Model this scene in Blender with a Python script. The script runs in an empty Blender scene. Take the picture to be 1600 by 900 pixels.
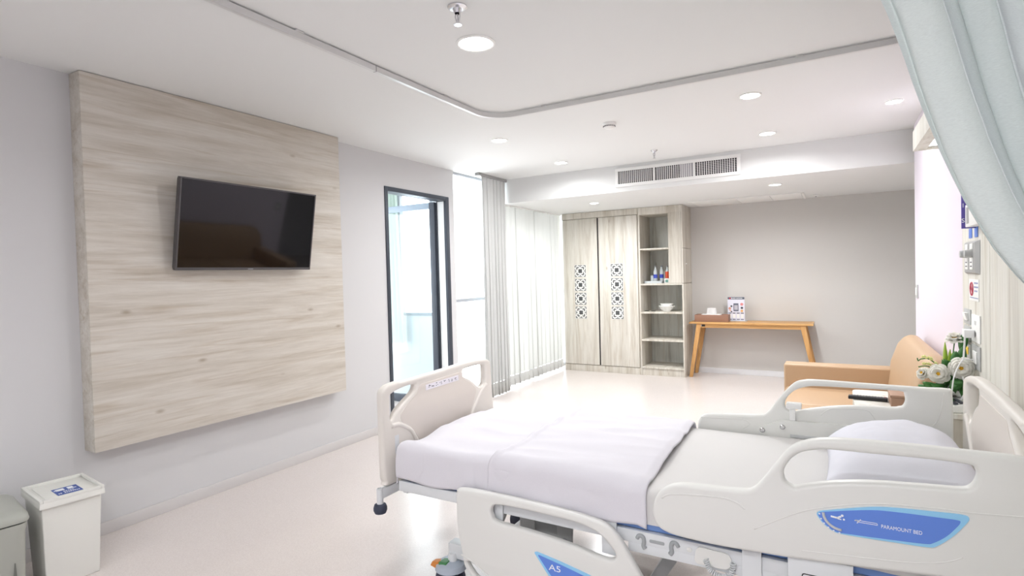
import bpy, bmesh, math, random
from mathutils import Vector, Matrix, noise
random.seed(7)
S = bpy.context.scene
COL = S.collection
PI = math.pi

# ------------------------------------------------------------------ camera
yaw, pitch, roll = math.radians(30.0127), math.radians(-1.2726), math.radians(1.5137)
Mc = Matrix.Rotation(yaw, 3, 'Z') @ Matrix.Rotation(pitch, 3, 'X') @ Matrix.Rotation(roll, 3, 'Y')
right, fwd, up = Mc.col[0], Mc.col[1], Mc.col[2]
cam = bpy.data.objects.new('camera', bpy.data.cameras.new('camera'))
COL.objects.link(cam)
m4 = Matrix((right, up, -fwd)).transposed().to_4x4()
m4.translation = Vector((0, 0, 1.485))
cam.matrix_world = m4
cam.data.sensor_width = 36.0
cam.data.lens = 872.27 / 1600 * 36
cam.data.clip_start = 0.02
S.camera = cam

# ------------------------------------------------------------------ world, exposure
W = bpy.data.worlds.new('overcast_sky'); S.world = W
W.use_nodes = True
WORLD_STRENGTH = 3.4
bg = W.node_tree.nodes['Background']
bg.inputs[0].default_value = (0.98, 0.99, 1.0, 1)
bg.inputs[1].default_value = WORLD_STRENGTH
S.view_settings.view_transform = 'Standard'
S.view_settings.look = 'None'
S.view_settings.gamma = 1.0
S.view_settings.use_curve_mapping = False
S.view_settings.exposure = 1.08
LAMP_W = 8.5          # watts of one ceiling downlight

# ------------------------------------------------------------------ key dimensions (metres)
XL, XR, CE, SOF = -3.805, 0.62, 2.714, 2.411     # left wall, right wall, ceiling, soffit underside
YB, YS, YF = 8.42, 6.2, -2.2                     # back wall, soffit face, wall behind the camera
PY = 3.915                                       # far edge of the bed-head panelling

# ------------------------------------------------------------------ materials
def lin(c):
    c = c / 255.0
    return c / 12.92 if c <= 0.04045 else ((c + 0.055) / 1.055) ** 2.4
def rgb(r, g, b): return (lin(r), lin(g), lin(b), 1)
MATS = {}
def mat(name, col, rough=0.5, metal=0.0, spec=0.5, noise_amt=0.0, nscale=60, bump=0.0, coat=0.0, emit=None, estr=0.0, alpha=None, trans=0.0):
    if name in MATS: return MATS[name]
    m = bpy.data.materials.new(name); m.use_nodes = True
    nt = m.node_tree; b = nt.nodes['Principled BSDF']
    b.inputs['Base Color'].default_value = col
    b.inputs['Roughness'].default_value = rough
    b.inputs['Metallic'].default_value = metal
    b.inputs['Specular IOR Level'].default_value = spec
    b.inputs['Coat Weight'].default_value = coat
    b.inputs['Transmission Weight'].default_value = trans
    if emit:
        b.inputs['Emission Color'].default_value = emit
        b.inputs['Emission Strength'].default_value = estr
    tc = nt.nodes.new('ShaderNodeTexCoord')
    n = nt.nodes.new('ShaderNodeTexNoise'); n.inputs['Scale'].default_value = nscale; n.inputs['Detail'].default_value = 5
    nt.links.new(tc.outputs['Object'], n.inputs['Vector'])
    if noise_amt:
        mx = nt.nodes.new('ShaderNodeMixRGB'); mx.blend_type = 'MULTIPLY'; mx.inputs[0].default_value = noise_amt
        r = nt.nodes.new('ShaderNodeValToRGB'); r.color_ramp.elements[0].position = 0.35; r.color_ramp.elements[1].position = 0.65
        r.color_ramp.elements[0].color = (0.55, 0.55, 0.55, 1)
        mx.inputs[1].default_value = col
        nt.links.new(n.outputs[0], r.inputs[0]); nt.links.new(r.outputs[0], mx.inputs[2]); nt.links.new(mx.outputs[0], b.inputs['Base Color'])
    if bump:
        bp = nt.nodes.new('ShaderNodeBump'); bp.inputs['Strength'].default_value = bump; bp.inputs['Distance'].default_value = 0.002
        nt.links.new(n.outputs[0], bp.inputs['Height']); nt.links.new(bp.outputs[0], b.inputs['Normal'])
    MATS[name] = m
    return m
def wood(name, base, dark, axis, light=None, knots=True, scale=1.0, rough=0.5, offs=0.0, low=0.32, high=0.68):
    """pale laminate with grain running along axis (0,1,2)"""
    m = bpy.data.materials.new(name); m.use_nodes = True; nt = m.node_tree; L = nt.links.new
    b = nt.nodes['Principled BSDF']; b.inputs['Roughness'].default_value = rough
    tc = nt.nodes.new('ShaderNodeTexCoord')
    def mapped(lo, hi):
        mp = nt.nodes.new('ShaderNodeMapping')
        s = [hi, hi, hi]; s[axis] = lo
        mp.inputs['Scale'].default_value = [v * scale for v in s]; mp.inputs['Location'].default_value = (offs, offs * 1.7, offs * 0.6)
        L(tc.outputs['Object'], mp.inputs['Vector']); return mp
    n1 = nt.nodes.new('ShaderNodeTexNoise'); n1.inputs['Scale'].default_value = 1; n1.inputs['Detail'].default_value = 6; n1.inputs['Roughness'].default_value = 0.65; n1.inputs['Distortion'].default_value = 0.6
    L(mapped(0.7, 10).outputs[0], n1.inputs['Vector'])
    n2 = nt.nodes.new('ShaderNodeTexNoise'); n2.inputs['Scale'].default_value = 1; n2.inputs['Detail'].default_value = 8; n2.inputs['Roughness'].default_value = 0.8
    L(mapped(3.0, 60).outputs[0], n2.inputs['Vector'])
    r1 = nt.nodes.new('ShaderNodeValToRGB'); e = r1.color_ramp.elements
    e[0].position = low; e[0].color = dark; e[1].position = high; e[1].color = light or base
    k = r1.color_ramp.elements.new(0.5); k.color = base
    L(n1.outputs[0], r1.inputs[0])
    r2 = nt.nodes.new('ShaderNodeValToRGB'); r2.color_ramp.elements[0].position = 0.3; r2.color_ramp.elements[0].color = (0.8, 0.79, 0.77, 1); r2.color_ramp.elements[1].position = 0.6
    L(n2.outputs[0], r2.inputs[0])
    mx = nt.nodes.new('ShaderNodeMixRGB'); mx.blend_type = 'MULTIPLY'; mx.inputs[0].default_value = 0.55
    L(r1.outputs[0], mx.inputs[1]); L(r2.outputs[0], mx.inputs[2])
    n4 = nt.nodes.new('ShaderNodeTexNoise'); n4.inputs['Scale'].default_value = 1; n4.inputs['Detail'].default_value = 4; n4.inputs['Distortion'].default_value = 1.2
    L(mapped(0.9, 20).outputs[0], n4.inputs['Vector'])
    r4 = nt.nodes.new('ShaderNodeValToRGB'); r4.color_ramp.elements[0].position = 0.56; r4.color_ramp.elements[0].color = (1, 1, 1, 1)
    r4.color_ramp.elements[1].position = 0.74; r4.color_ramp.elements[1].color = (0.74, 0.67, 0.58, 1)
    L(n4.outputs[0], r4.inputs[0])
    mx4 = nt.nodes.new('ShaderNodeMixRGB'); mx4.blend_type = 'MULTIPLY'; mx4.inputs[0].default_value = 0.7
    L(mx.outputs[0], mx4.inputs[1]); L(r4.outputs[0], mx4.inputs[2]); mx = mx4
    out = mx
    if knots:
        v = nt.nodes.new('ShaderNodeTexVoronoi'); v.inputs['Scale'].default_value = 1; v.inputs['Randomness'].default_value = 1
        L(mapped(2.2, 5.0).outputs[0], v.inputs['Vector'])
        r3 = nt.nodes.new('ShaderNodeValToRGB'); r3.color_ramp.elements[0].position = 0.02; r3.color_ramp.elements[0].color = (0.55, 0.48, 0.4, 1)
        r3.color_ramp.elements[1].position = 0.085; r3.color_ramp.elements[1].color = (1, 1, 1, 1)
        L(v.outputs['Distance'], r3.inputs[0])
        mx2 = nt.nodes.new('ShaderNodeMixRGB'); mx2.blend_type = 'MULTIPLY'; mx2.inputs[0].default_value = 0.75
        L(mx.outputs[0], mx2.inputs[1]); L(r3.outputs[0], mx2.inputs[2]); out = mx2
    L(out.outputs[0], b.inputs['Base Color'])
    r2.color_ramp.elements[0].color = (0.72, 0.70, 0.67, 1)
    bp = nt.nodes.new('ShaderNodeBump'); bp.inputs['Strength'].default_value = 0.12; bp.inputs['Distance'].default_value = 0.001
    L(n2.outputs[0], bp.inputs['Height']); L(bp.outputs[0], b.inputs['Normal'])
    MATS[name] = m
    return m
def fabric(name, col, transl=0.35, tcol=None, rough=0.9, weave=350, alpha=0.0, stretch=(1, 1, 1), streak=0.12):
    m = bpy.data.materials.new(name); m.use_nodes = True; nt = m.node_tree; L = nt.links.new
    nt.nodes.remove(nt.nodes['Principled BSDF']); out = nt.nodes['Material Output']
    tc = nt.nodes.new('ShaderNodeTexCoord'); mp = nt.nodes.new('ShaderNodeMapping'); mp.inputs['Scale'].default_value = stretch
    L(tc.outputs['Object'], mp.inputs['Vector'])
    n = nt.nodes.new('ShaderNodeTexNoise'); n.inputs['Scale'].default_value = weave; n.inputs['Detail'].default_value = 3
    L(mp.outputs[0], n.inputs['Vector'])
    r = nt.nodes.new('ShaderNodeValToRGB'); r.color_ramp.elements[0].position = 0.3; r.color_ramp.elements[1].position = 0.7
    r.color_ramp.elements[0].color = tuple(c * (1 - streak) for c in col[:3]) + (1,); r.color_ramp.elements[1].color = col
    L(n.outputs[0], r.inputs[0])
    d = nt.nodes.new('ShaderNodeBsdfDiffuse'); L(r.outputs[0], d.inputs[0])
    t = nt.nodes.new('ShaderNodeBsdfTranslucent'); t.inputs[0].default_value = tcol or col
    mx = nt.nodes.new('ShaderNodeMixShader'); mx.inputs[0].default_value = transl
    L(d.outputs[0], mx.inputs[1]); L(t.outputs[0], mx.inputs[2])
    last = mx
    if alpha:
        tr = nt.nodes.new('ShaderNodeBsdfTransparent'); m2 = nt.nodes.new('ShaderNodeMixShader'); m2.inputs[0].default_value = alpha
        L(mx.outputs[0], m2.inputs[1]); L(tr.outputs[0], m2.inputs[2]); last = m2
    L(last.outputs[0], out.inputs[0])
    MATS[name] = m
    return m
def clearglass(name, tint=(1, 1, 1, 1), refl=0.08):
    m = bpy.data.materials.new(name); m.use_nodes = True; nt = m.node_tree; L = nt.links.new
    nt.nodes.remove(nt.nodes['Principled BSDF']); out = nt.nodes['Material Output']
    tr = nt.nodes.new('ShaderNodeBsdfTransparent'); tr.inputs[0].default_value = tint
    gl = nt.nodes.new('ShaderNodeBsdfGlossy'); gl.inputs['Roughness'].default_value = 0.03
    mx = nt.nodes.new('ShaderNodeMixShader'); mx.inputs[0].default_value = refl
    L(tr.outputs[0], mx.inputs[1]); L(gl.outputs[0], mx.inputs[2]); L(mx.outputs[0], out.inputs[0])
    MATS[name] = m
    return m

M_wall = mat('grey_paint', rgb(213, 213, 214), 0.75, noise_amt=0.03, nscale=300)
M_wallb = mat('taupe_paint', rgb(212, 209, 205), 0.75, noise_amt=0.03, nscale=300)
M_lav = mat('lavender_paint', rgb(230, 222, 233), 0.35, noise_amt=0.02, nscale=300)
M_ceil = mat('ceiling_paint', rgb(231, 232, 231), 0.85, noise_amt=0.02, nscale=200)
M_white = mat('white_paint', rgb(242, 242, 240), 0.5)
M_base = mat('baseboard_paint', rgb(226, 226, 228), 0.45)
M_baseg = mat('grey_baseboard_vinyl', rgb(212, 209, 208), 0.5)
M_alu = mat('anodised_aluminium', rgb(218, 218, 217), 0.35, metal=0.2)
M_dark = mat('dark_grey_aluminium', rgb(66, 72, 82), 0.4, metal=0.2)
M_winf = mat('grey_window_frame', rgb(176, 181, 187), 0.45)
M_glass = clearglass('window_glass', (0.97, 0.99, 1, 1), 0.06)
M_dglass = clearglass('door_glass', (0.94, 0.975, 0.985, 1), 0.06)
M_chrome = mat('chrome', rgb(215, 215, 218), 0.18, metal=1.0)
M_black = mat('black_plastic', rgb(30, 30, 33), 0.45)
M_plast = mat('bed_plastic', rgb(231, 231, 227), 0.38, spec=0.4, bump=0.05, nscale=900)
M_plastw = mat('warm_bed_plastic', rgb(233, 228, 221), 0.4, spec=0.4, bump=0.05, nscale=900)
M_plastp = mat('beige_panel_plastic', rgb(226, 218, 210), 0.42, spec=0.4)
M_steel = mat('white_coated_steel', rgb(226, 229, 231), 0.35)
M_steelg = mat('grey_coated_steel', rgb(204, 206, 206), 0.4)
M_rubber = mat('dark_blue_rubber', rgb(58, 64, 82), 0.6)
M_blue = mat('blue_label', rgb(98, 138, 224), 0.35)
M_blueL = mat('light_blue_label_rim', rgb(150, 208, 245), 0.35)
M_print = mat('white_print', rgb(246, 248, 252), 0.5)
M_matblue = mat('blue_mattress_vinyl', rgb(112, 146, 205), 0.5)
M_sheet = fabric('white_sheet_cotton', rgb(234, 232, 230), 0.12, weave=500, streak=0.03)
M_blanket = fabric('white_blanket_cotton', rgb(236, 234, 240), 0.1, weave=400, streak=0.04)
M_pillow = fabric('pillow_cotton', rgb(238, 238, 246), 0.1, weave=400, streak=0.03)
M_bin = mat('white_bin_plastic', rgb(232, 232, 226), 0.4, bump=0.04, nscale=500)
M_bing = mat('grey_bin_plastic', rgb(172, 174, 166), 0.4, bump=0.04, nscale=500)
M_oak = wood('oak_table', rgb(214, 166, 106), rgb(186, 134, 76), 0, light=rgb(228, 184, 124), knots=False, rough=0.42)
M_oakleg = wood('oak_leg', rgb(208, 158, 98), rgb(180, 128, 72), 2, light=rgb(222, 176, 116), knots=False, rough=0.42)
PALE, PALED, PALEL = rgb(214, 208, 198), rgb(198, 190, 177), rgb(224, 220, 212)
M_woodh = wood('pale_laminate_horizontal_grain', PALE, PALED, 1, light=PALEL, offs=3.1)
M_woodv = wood('pale_laminate_vertical_grain', rgb(216, 211, 200), rgb(190, 182, 168), 2, light=rgb(226, 222, 213), offs=1.3)
M_woodw = wood('white_laminate_vertical_grain', rgb(226, 224, 215), rgb(204, 200, 190), 2, light=rgb(234, 232, 226), offs=5.3, knots=False)
M_woodg = wood('grey_laminate_vertical_grain', rgb(214, 216, 210), rgb(182, 183, 177), 2, light=rgb(224, 226, 221), offs=7.7)
M_leather = mat('tan_leather', rgb(185, 155, 123), 0.42, bump=0.25, nscale=700, noise_amt=0.05)
M_leatherb = mat('brown_leather', rgb(172, 136, 112), 0.5, bump=0.2, nscale=700)
M_screen = mat('tv_screen', rgb(8, 7, 11), 0.05, spec=0.4)
M_bezel = mat('tv_bezel', rgb(88, 86, 88), 0.4, metal=0.4)
M_drape = fabric('grey_drape', rgb(206, 206, 204), 0.07, weave=250, streak=0.08)
M_sheer = fabric('white_sheer', rgb(208, 209, 205), 0.10, weave=300, streak=0.05, alpha=0.01)
M_hem = fabric('grey_hem', rgb(178, 176, 172), 0.2, weave=300)
M_priv = fabric('pale_blue_green_drape', rgb(227, 235, 234), 0.3, weave=60, stretch=(2.5, 2.5, 22), streak=0.16)
M_sun = fabric('pale_green_drape', rgb(212, 224, 216), 0.4, weave=250)
M_leaf = mat('leaf_green', rgb(70, 128, 62), 0.45, noise_amt=0.4, nscale=30)
M_leafy = mat('blade_yellow_green', rgb(168, 198, 72), 0.45, noise_amt=0.2, nscale=30)
M_petal = fabric('white_petal', rgb(248, 246, 238), 0.25, weave=80, streak=0.05)
M_stamen = mat('yellow_stamen', rgb(226, 176, 40), 0.7, bump=0.6, nscale=900)
M_bud = mat('pale_yellow_bud', rgb(226, 226, 150), 0.6)
M_pot = mat('dark_pot', rgb(62, 62, 60), 0.4)
M_plate = mat('grey_wall_plate', rgb(186, 188, 187), 0.4)
M_plated = mat('dark_grey_outlet', rgb(164, 164, 163), 0.4)
M_yellow = mat('yellow_tag', rgb(246, 206, 62), 0.5)
M_purple = mat('purple_sign', rgb(98, 84, 168), 0.5)
M_red = mat('red_print', rgb(186, 60, 84), 0.5)
M_cable = mat('white_cable', rgb(238, 238, 238), 0.45)
M_ink = mat('grey_ink', rgb(96, 96, 104), 0.6)
M_navy = mat('navy_sticker', rgb(64, 92, 164), 0.5)
M_lampdisc = mat('lamp_diffuser', rgb(255, 255, 255), 0.5, emit=(1, 0.97, 0.93, 1), estr=14)
M_tube = mat('head_lamp_diffuser', rgb(255, 255, 255), 0.5, emit=(1, 0.98, 0.96, 1), estr=1.5)
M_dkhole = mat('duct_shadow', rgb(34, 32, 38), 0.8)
def floor_material():
    m = bpy.data.materials.new('speckled_vinyl'); m.use_nodes = True; nt = m.node_tree; L = nt.links.new
    b = nt.nodes['Principled BSDF']
    tc = nt.nodes.new('ShaderNodeTexCoord')
    v = nt.nodes.new('ShaderNodeTexVoronoi'); v.inputs['Scale'].default_value = 260; L(tc.outputs['Object'], v.inputs['Vector'])
    r = nt.nodes.new('ShaderNodeValToRGB'); e = r.color_ramp.elements
    e[0].position = 0.0; e[0].color = rgb(216, 207, 203); e[1].position = 0.9; e[1].color = rgb(226, 218, 214)
    sep = nt.nodes.new('ShaderNodeSeparateColor'); L(v.outputs['Color'], sep.inputs[0]); L(sep.outputs[0], r.inputs[0])
    n = nt.nodes.new('ShaderNodeTexNoise'); n.inputs['Scale'].default_value = 2.2; n.inputs['Detail'].default_value = 4; L(tc.outputs['Object'], n.inputs['Vector'])
    r2 = nt.nodes.new('ShaderNodeValToRGB'); r2.color_ramp.elements[0].color = (0.93, 0.93, 0.93, 1); r2.color_ramp.elements[0].position = 0.3; r2.color_ramp.elements[1].position = 0.7
    L(n.outputs[0], r2.inputs[0])
    mx = nt.nodes.new('ShaderNodeMixRGB'); mx.blend_type = 'MULTIPLY'; mx.inputs[0].default_value = 0.5
    L(r.outputs[0], mx.inputs[1]); L(r2.outputs[0], mx.inputs[2]); L(mx.outputs[0], b.inputs['Base Color'])
    b.inputs['Roughness'].default_value = 0.2; b.inputs['Specular IOR Level'].default_value = 0.55
    return m
M_floor = floor_material()

# ------------------------------------------------------------------ builders
WM = {}
def tag(o, label=None, cat=None, group=None, kind=None):
    if label: o['label'] = label
    if cat: o['category'] = cat
    if group: o['group'] = group
    if kind: o['kind'] = kind
    return o
def thing(name, label, cat, loc=(0, 0, 0), rz=0.0, group=None):
    o = bpy.data.objects.new(name, None); o.empty_display_size = 0.1; COL.objects.link(o)
    o.location = loc; o.rotation_euler = (0, 0, rz)
    WM[o] = Matrix.Translation(Vector(loc)) @ Matrix.Rotation(rz, 4, 'Z')
    return tag(o, label, cat, group)
def link_mesh(name, me, mats, parent=None, local=False, smooth=True, ang=35):
    for m in (mats if isinstance(mats, (list, tuple)) else [mats]): me.materials.append(m)
    if smooth:
        me.shade_smooth(); me.set_sharp_from_angle(angle=math.radians(ang))
    o = bpy.data.objects.new(name, me); COL.objects.link(o)
    if parent is not None:
        if not local: me.transform(WM[parent].inverted())
        o.parent = parent; WM[o] = WM[parent]
    else:
        xs = [v.co.x for v in me.vertices]; ys = [v.co.y for v in me.vertices]; zs = [v.co.z for v in me.vertices]
        c = Vector(((min(xs) + max(xs)) / 2, (min(ys) + max(ys)) / 2, min(zs)))
        me.transform(Matrix.Translation(-c)); o.location = c; WM[o] = Matrix.Translation(c)
    return o
class MB:
    def __init__(s): s.bm = bmesh.new(); s.mi = 0
    def _fin(s, faces):
        for f in faces: f.material_index = s.mi
    def box(s, x0, x1, y0, y1, z0, z1, bev=0.0, seg=2):
        n0 = set(s.bm.faces)
        M = Matrix.Translation(((x0 + x1) / 2, (y0 + y1) / 2, (z0 + z1) / 2)) @ Matrix.Diagonal((abs(x1 - x0), abs(y1 - y0), abs(z1 - z0), 1))
        r = bmesh.ops.create_cube(s.bm, size=1, matrix=M)
        if bev:
            es = {e for v in r['verts'] for e in v.link_edges}
            bmesh.ops.bevel(s.bm, geom=list(es), offset=bev, segments=seg, profile=0.6, affect='EDGES')
        s._fin(set(s.bm.faces) - n0); return s
    def hexa(s, bot, top, bev=0.0, seg=2):
        n0 = set(s.bm.faces)
        vs = [s.bm.verts.new(p) for p in list(bot) + list(top)]
        n = len(bot); fs = [s.bm.faces.new(vs[:n][::-1]), s.bm.faces.new(vs[n:])]
        for i in range(n): fs.append(s.bm.faces.new((vs[i], vs[(i + 1) % n], vs[n + (i + 1) % n], vs[n + i])))
        if bev:
            es = {e for f in fs for e in f.edges}
            bmesh.ops.bevel(s.bm, geom=list(es), offset=bev, segments=seg, profile=0.6, affect='EDGES')
        s._fin(set(s.bm.faces) - n0); return s
    def cyl(s, a, b, r0, r1=None, n=20, caps=True):
        a, b = Vector(a), Vector(b); r1 = r0 if r1 is None else r1
        d = (b - a).normalized(); u = d.orthogonal().normalized(); w = d.cross(u)
        A = [s.bm.verts.new(a + r0 * (math.cos(2 * PI * i / n) * u + math.sin(2 * PI * i / n) * w)) for i in range(n)]
        B = [s.bm.verts.new(b + r1 * (math.cos(2 * PI * i / n) * u + math.sin(2 * PI * i / n) * w)) for i in range(n)]
        fs = [s.bm.faces.new((A[i], A[(i + 1) % n], B[(i + 1) % n], B[i])) for i in range(n)]
        if caps: fs += [s.bm.faces.new(A[::-1]), s.bm.faces.new(B)]
        s._fin(fs); return s
    def lathe(s, prof, c=(0, 0, 0), n=28, M=None, closed=False):
        """prof: (r,z) pairs"""
        c = Vector(c); rings = []
        for r, z in prof:
            ring = []
            for i in range(n):
                p = Vector((r * math.cos(2 * PI * i / n), r * math.sin(2 * PI * i / n), z))
                if M is not None: p = M @ p
                ring.append(s.bm.verts.new(p + c))
            rings.append(ring)
        fs = []
        for a, b in zip(rings, rings[1:]):
            for i in range(n): fs.append(s.bm.faces.new((a[i], a[(i + 1) % n], b[(i + 1) % n], b[i])))
        if prof[0][0] > 1e-5: fs.append(s.bm.faces.new(rings[0][::-1]))
        if prof[-1][0] > 1e-5: fs.append(s.bm.faces.new(rings[-1]))
        s._fin(fs); return s
    def tube(s, pts, r, n=10, caps=True, closed=False):
        pts = [Vector(p) for p in pts]; rings = []; u = None
        rr = r if isinstance(r, (list, tuple)) else [r] * len(pts)
        for i, p in enumerate(pts):
            d = (pts[min(i + 1, len(pts) - 1)] - pts[max(i - 1, 0)]).normalized()
            if u is None: u = d.orthogonal().normalized()
            u = (u - d * u.dot(d)).normalized(); w = d.cross(u)
            rings.append([s.bm.verts.new(p + rr[i] * (math.cos(2 * PI * k / n) * u + math.sin(2 * PI * k / n) * w)) for k in range(n)])
        fs = []
        for a, b in zip(rings, rings[1:]):
            for i in range(n): fs.append(s.bm.faces.new((a[i], a[(i + 1) % n], b[(i + 1) % n], b[i])))
        if caps: fs += [s.bm.faces.new(rings[0][::-1]), s.bm.faces.new(rings[-1])]
        s._fin(fs); return s
    def grid(s, f, nu, nv, thick=0.0):
        V = [[s.bm.verts.new(f(i / nu, j / nv)) for j in range(nv + 1)] for i in range(nu + 1)]
        fs = [s.bm.faces.new((V[i][j], V[i + 1][j], V[i + 1][j + 1], V[i][j + 1])) for i in range(nu) for j in range(nv)]
        s._fin(fs); return s
    def mesh(s, M=None):
        bmesh.ops.recalc_face_normals(s.bm, faces=s.bm.faces)
        me = bpy.data.meshes.new('mesh'); s.bm.to_mesh(me); s.bm.free()
        if M is not None: me.transform(M)
        return me
    def build(s, name, mats, parent=None, local=False, smooth=True, ang=35, solid=0.0):
        me = s.mesh()
        o = link_mesh(name, me, mats, parent, local, smooth, ang)
        if solid:
            md = o.modifiers.new('thickness', 'SOLIDIFY'); md.thickness = solid; md.offset = 0
        return o
def catmull(pts, sub=5, closed=True):
    n = len(pts); out = []
    rng = range(n) if closed else range(n - 1)
    for i in rng:
        g = (lambda k: pts[k % n]) if closed else (lambda k: pts[max(0, min(n - 1, k))])
        p0, p1, p2, p3 = g(i - 1), g(i), g(i + 1), g(i + 2)
        for k in range(sub):
            t = k / sub
            out.append(tuple(0.5 * (2 * b + (-a + c) * t + (2 * a - 5 * b + 4 * c - d) * t * t + (-a + 3 * b - 3 * c + d) * t ** 3) for a, b, c, d in zip(p0, p1, p2, p3)))
    if not closed: out.append(tuple(pts[-1]))
    return out
def round_poly(pts, r, seg=4):
    out = []; n = len(pts)
    for i in range(n):
        p, a, b = Vector(pts[i]), Vector(pts[i - 1]), Vector(pts[(i + 1) % n])
        d1 = (a - p); d2 = (b - p); rr = min(r, d1.length * 0.45, d2.length * 0.45)
        s0 = p + d1.normalized() * rr; s1 = p + d2.normalized() * rr
        for k in range(seg + 1):
            t = k / seg; out.append(tuple((1 - t) ** 2 * s0 + 2 * t * (1 - t) * p + t * t * s1))
    return out
def plate_mesh(loops, to3d, depth, bevel=0.0, bres=3):
    """flat plate with holes: loops of 2D points; to3d(u,v,w) with w in 0..depth"""
    cu = bpy.data.curves.new('plate', 'CURVE'); cu.dimensions = '2D'; cu.fill_mode = 'BOTH'
    for L in loops:
        sp = cu.splines.new('POLY'); sp.points.add(len(L) - 1)
        for p, q in zip(sp.points, L): p.co = (q[0], q[1], 0, 1)
        sp.use_cyclic_u = True
    cu.extrude = max(depth / 2 - bevel, 0.0); cu.bevel_depth = bevel; cu.bevel_resolution = bres; cu.offset = -bevel
    o = bpy.data.objects.new('plate', cu); COL.objects.link(o)
    dg = bpy.context.evaluated_depsgraph_get(); dg.update()
    me = bpy.data.meshes.new_from_object(o.evaluated_get(dg), depsgraph=dg)
    bpy.data.objects.remove(o); bpy.data.curves.remove(cu)
    me.materials.clear()
    for v in me.vertices: v.co = Vector(to3d(v.co.x, v.co.y, v.co.z + depth / 2))
    bm = bmesh.new(); bm.from_mesh(me); bmesh.ops.remove_doubles(bm, verts=bm.verts, dist=1e-6); bmesh.ops.recalc_face_normals(bm, faces=bm.faces); bm.to_mesh(me); bm.free()
    return me
def plate(name, mats, loops, to3d, depth, bevel=0.0, parent=None, ang=40, local=False):
    return link_mesh(name, plate_mesh(loops, to3d, depth, bevel), mats, parent, local=local, ang=ang)
def text(name, body, size, to3d, m, parent, depth=0.0008, align='LEFT', sx=1.0, bold=0.0):
    cu = bpy.data.curves.new('text', 'FONT'); cu.body = body; cu.size = size; cu.align_x = align; cu.extrude = depth / 2; cu.offset = bold
    o = bpy.data.objects.new('text', cu); COL.objects.link(o)
    dg = bpy.context.evaluated_depsgraph_get(); dg.update()
    me = bpy.data.meshes.new_from_object(o.evaluated_get(dg), depsgraph=dg)
    bpy.data.objects.remove(o); bpy.data.curves.remove(cu)
    me.materials.clear()
    for v in me.vertices: v.co = Vector(to3d(v.co.x * sx, v.co.y, v.co.z + depth / 2))
    return link_mesh(name, me, m, parent, smooth=False)
def struct(o): return tag(o, kind='structure')

# ================================================================== ROOM SHELL
T = 0.12
struct(MB().box(XL - T, 2.3, YF - T, YB + T, -0.12, 0).build('floor', M_floor, smooth=False))
struct(MB().box(XL - T, 2.3, YF - T, YB + T, CE, CE + 0.12).build('ceiling', M_ceil, smooth=False))
struct(MB().box(XL - T, 2.3, YS, YB, SOF, CE).build('ceiling_soffit', M_ceil, smooth=False))
D0, D1, DH = 4.134, 5.18, 2.396          # door opening
WY0 = 5.29                               # window starts here
b = MB(); b.box(XL - T, XL, YF, D0, 0, CE); b.box(XL - T, XL, D0, D1, DH, CE); b.box(XL - T, XL, D1, WY0, 0, CE)
struct(b.build('wall_left', M_wall, smooth=False))
struct(MB().box(XL - T, 2.3, YB, YB + T, 0, CE).build('wall_back', M_wallb, smooth=False))
struct(MB().box(XR, XR + 0.14, YF, 6.04, 0, CE).build('wall_right', M_lav, smooth=False))
struct(MB().box(2.2, 2.3, 6.04, YB, 0, CE).build('wall_entry_right', M_wall, smooth=False))
struct(MB().box(XR + 0.14, 2.3, 5.94, 6.04, 0, CE).build('wall_entry_front', M_wall, smooth=False))
struct(MB().box(XL - T, XR + 0.14, YF - T, YF, 0, CE).build('wall_front', M_wall, smooth=False))
struct(MB().box(XL, XL + 0.012, YF, D0 - 0.004, 0, 0.075, 0.003).build('baseboard_left', M_baseg))
struct(MB().box(-1.78, 2.2, YB - 0.014, YB, 0, 0.075, 0.003).build('baseboard_back', M_base))

# ---- window on the left, floor to ceiling
w = thing('window_1', None, None, (XL - 0.05, 6.86, 0)); struct(w)
XW0, XW1 = XL - 0.09, XL - 0.03
for i, (a, c, z0, z1) in enumerate(((WY0, WY0 + 0.035, 0, CE), (6.065, 6.105, 0, CE), (7.2, 7.24, 0, CE), (YB - 0.04, YB, 0, CE), (WY0, YB, 0, 0.05), (WY0, YB, CE - 0.03, CE), (WY0, YB, 1.185, 1.225))):
    MB().box(XW0, XW1, a, c, z0, z1, 0.003).build('window_frame', M_winf, w)
for a, c in ((WY0 + .035, 6.065), (6.105, 7.2), (7.24, YB - .04)):
    for z0, z1 in ((0.05, 1.185), (1.225, CE - 0.03)):
        MB().box(XL - 0.063, XL - 0.057, a, c, z0, z1).build('pane', M_glass, w, smooth=False)

# ---- glazed door, opened outwards by ninety degrees into the sun room
d = thing('door_1', None, None, (XL - 0.06, (D0 + D1) / 2, 0)); struct(d)
fx0, fx1 = XL - T - 0.005, XL + 0.012
for a, c, z0, z1 in ((D0, D0 + 0.042, 0, DH), (D1 - 0.06, D1, 0, DH), (D0 + 0.042, D1 - 0.06, DH - 0.045, DH)):
    MB().box(fx0, fx1, a, c, z0, z1, 0.004).build('door_frame', M_dark, d)
MB().box(fx0 + .02, fx1 - .03, D1 - 0.064, D1 - 0.0595, 0.02, DH - 0.05).build('frame_groove', M_alu, d)
LX0, LX1, LY0, LY1 = -4.84, XL - T - 0.01, 5.085, 5.13
lf = MB().box(LX1 - 0.075, LX1, LY0, LY1, 0.01, 2.345, 0.004).build('hinge_stile', M_dark, d)
MB().box(LX0, LX0 + 0.06, LY0, LY1, 0.01, 2.345, 0.004).build('lock_stile', M_dark, d)
MB().box(LX0 + .06, LX1 - .075, LY0, LY1, 0.01, 0.10, 0.004).build('bottom_rail', M_dark, d)
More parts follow.
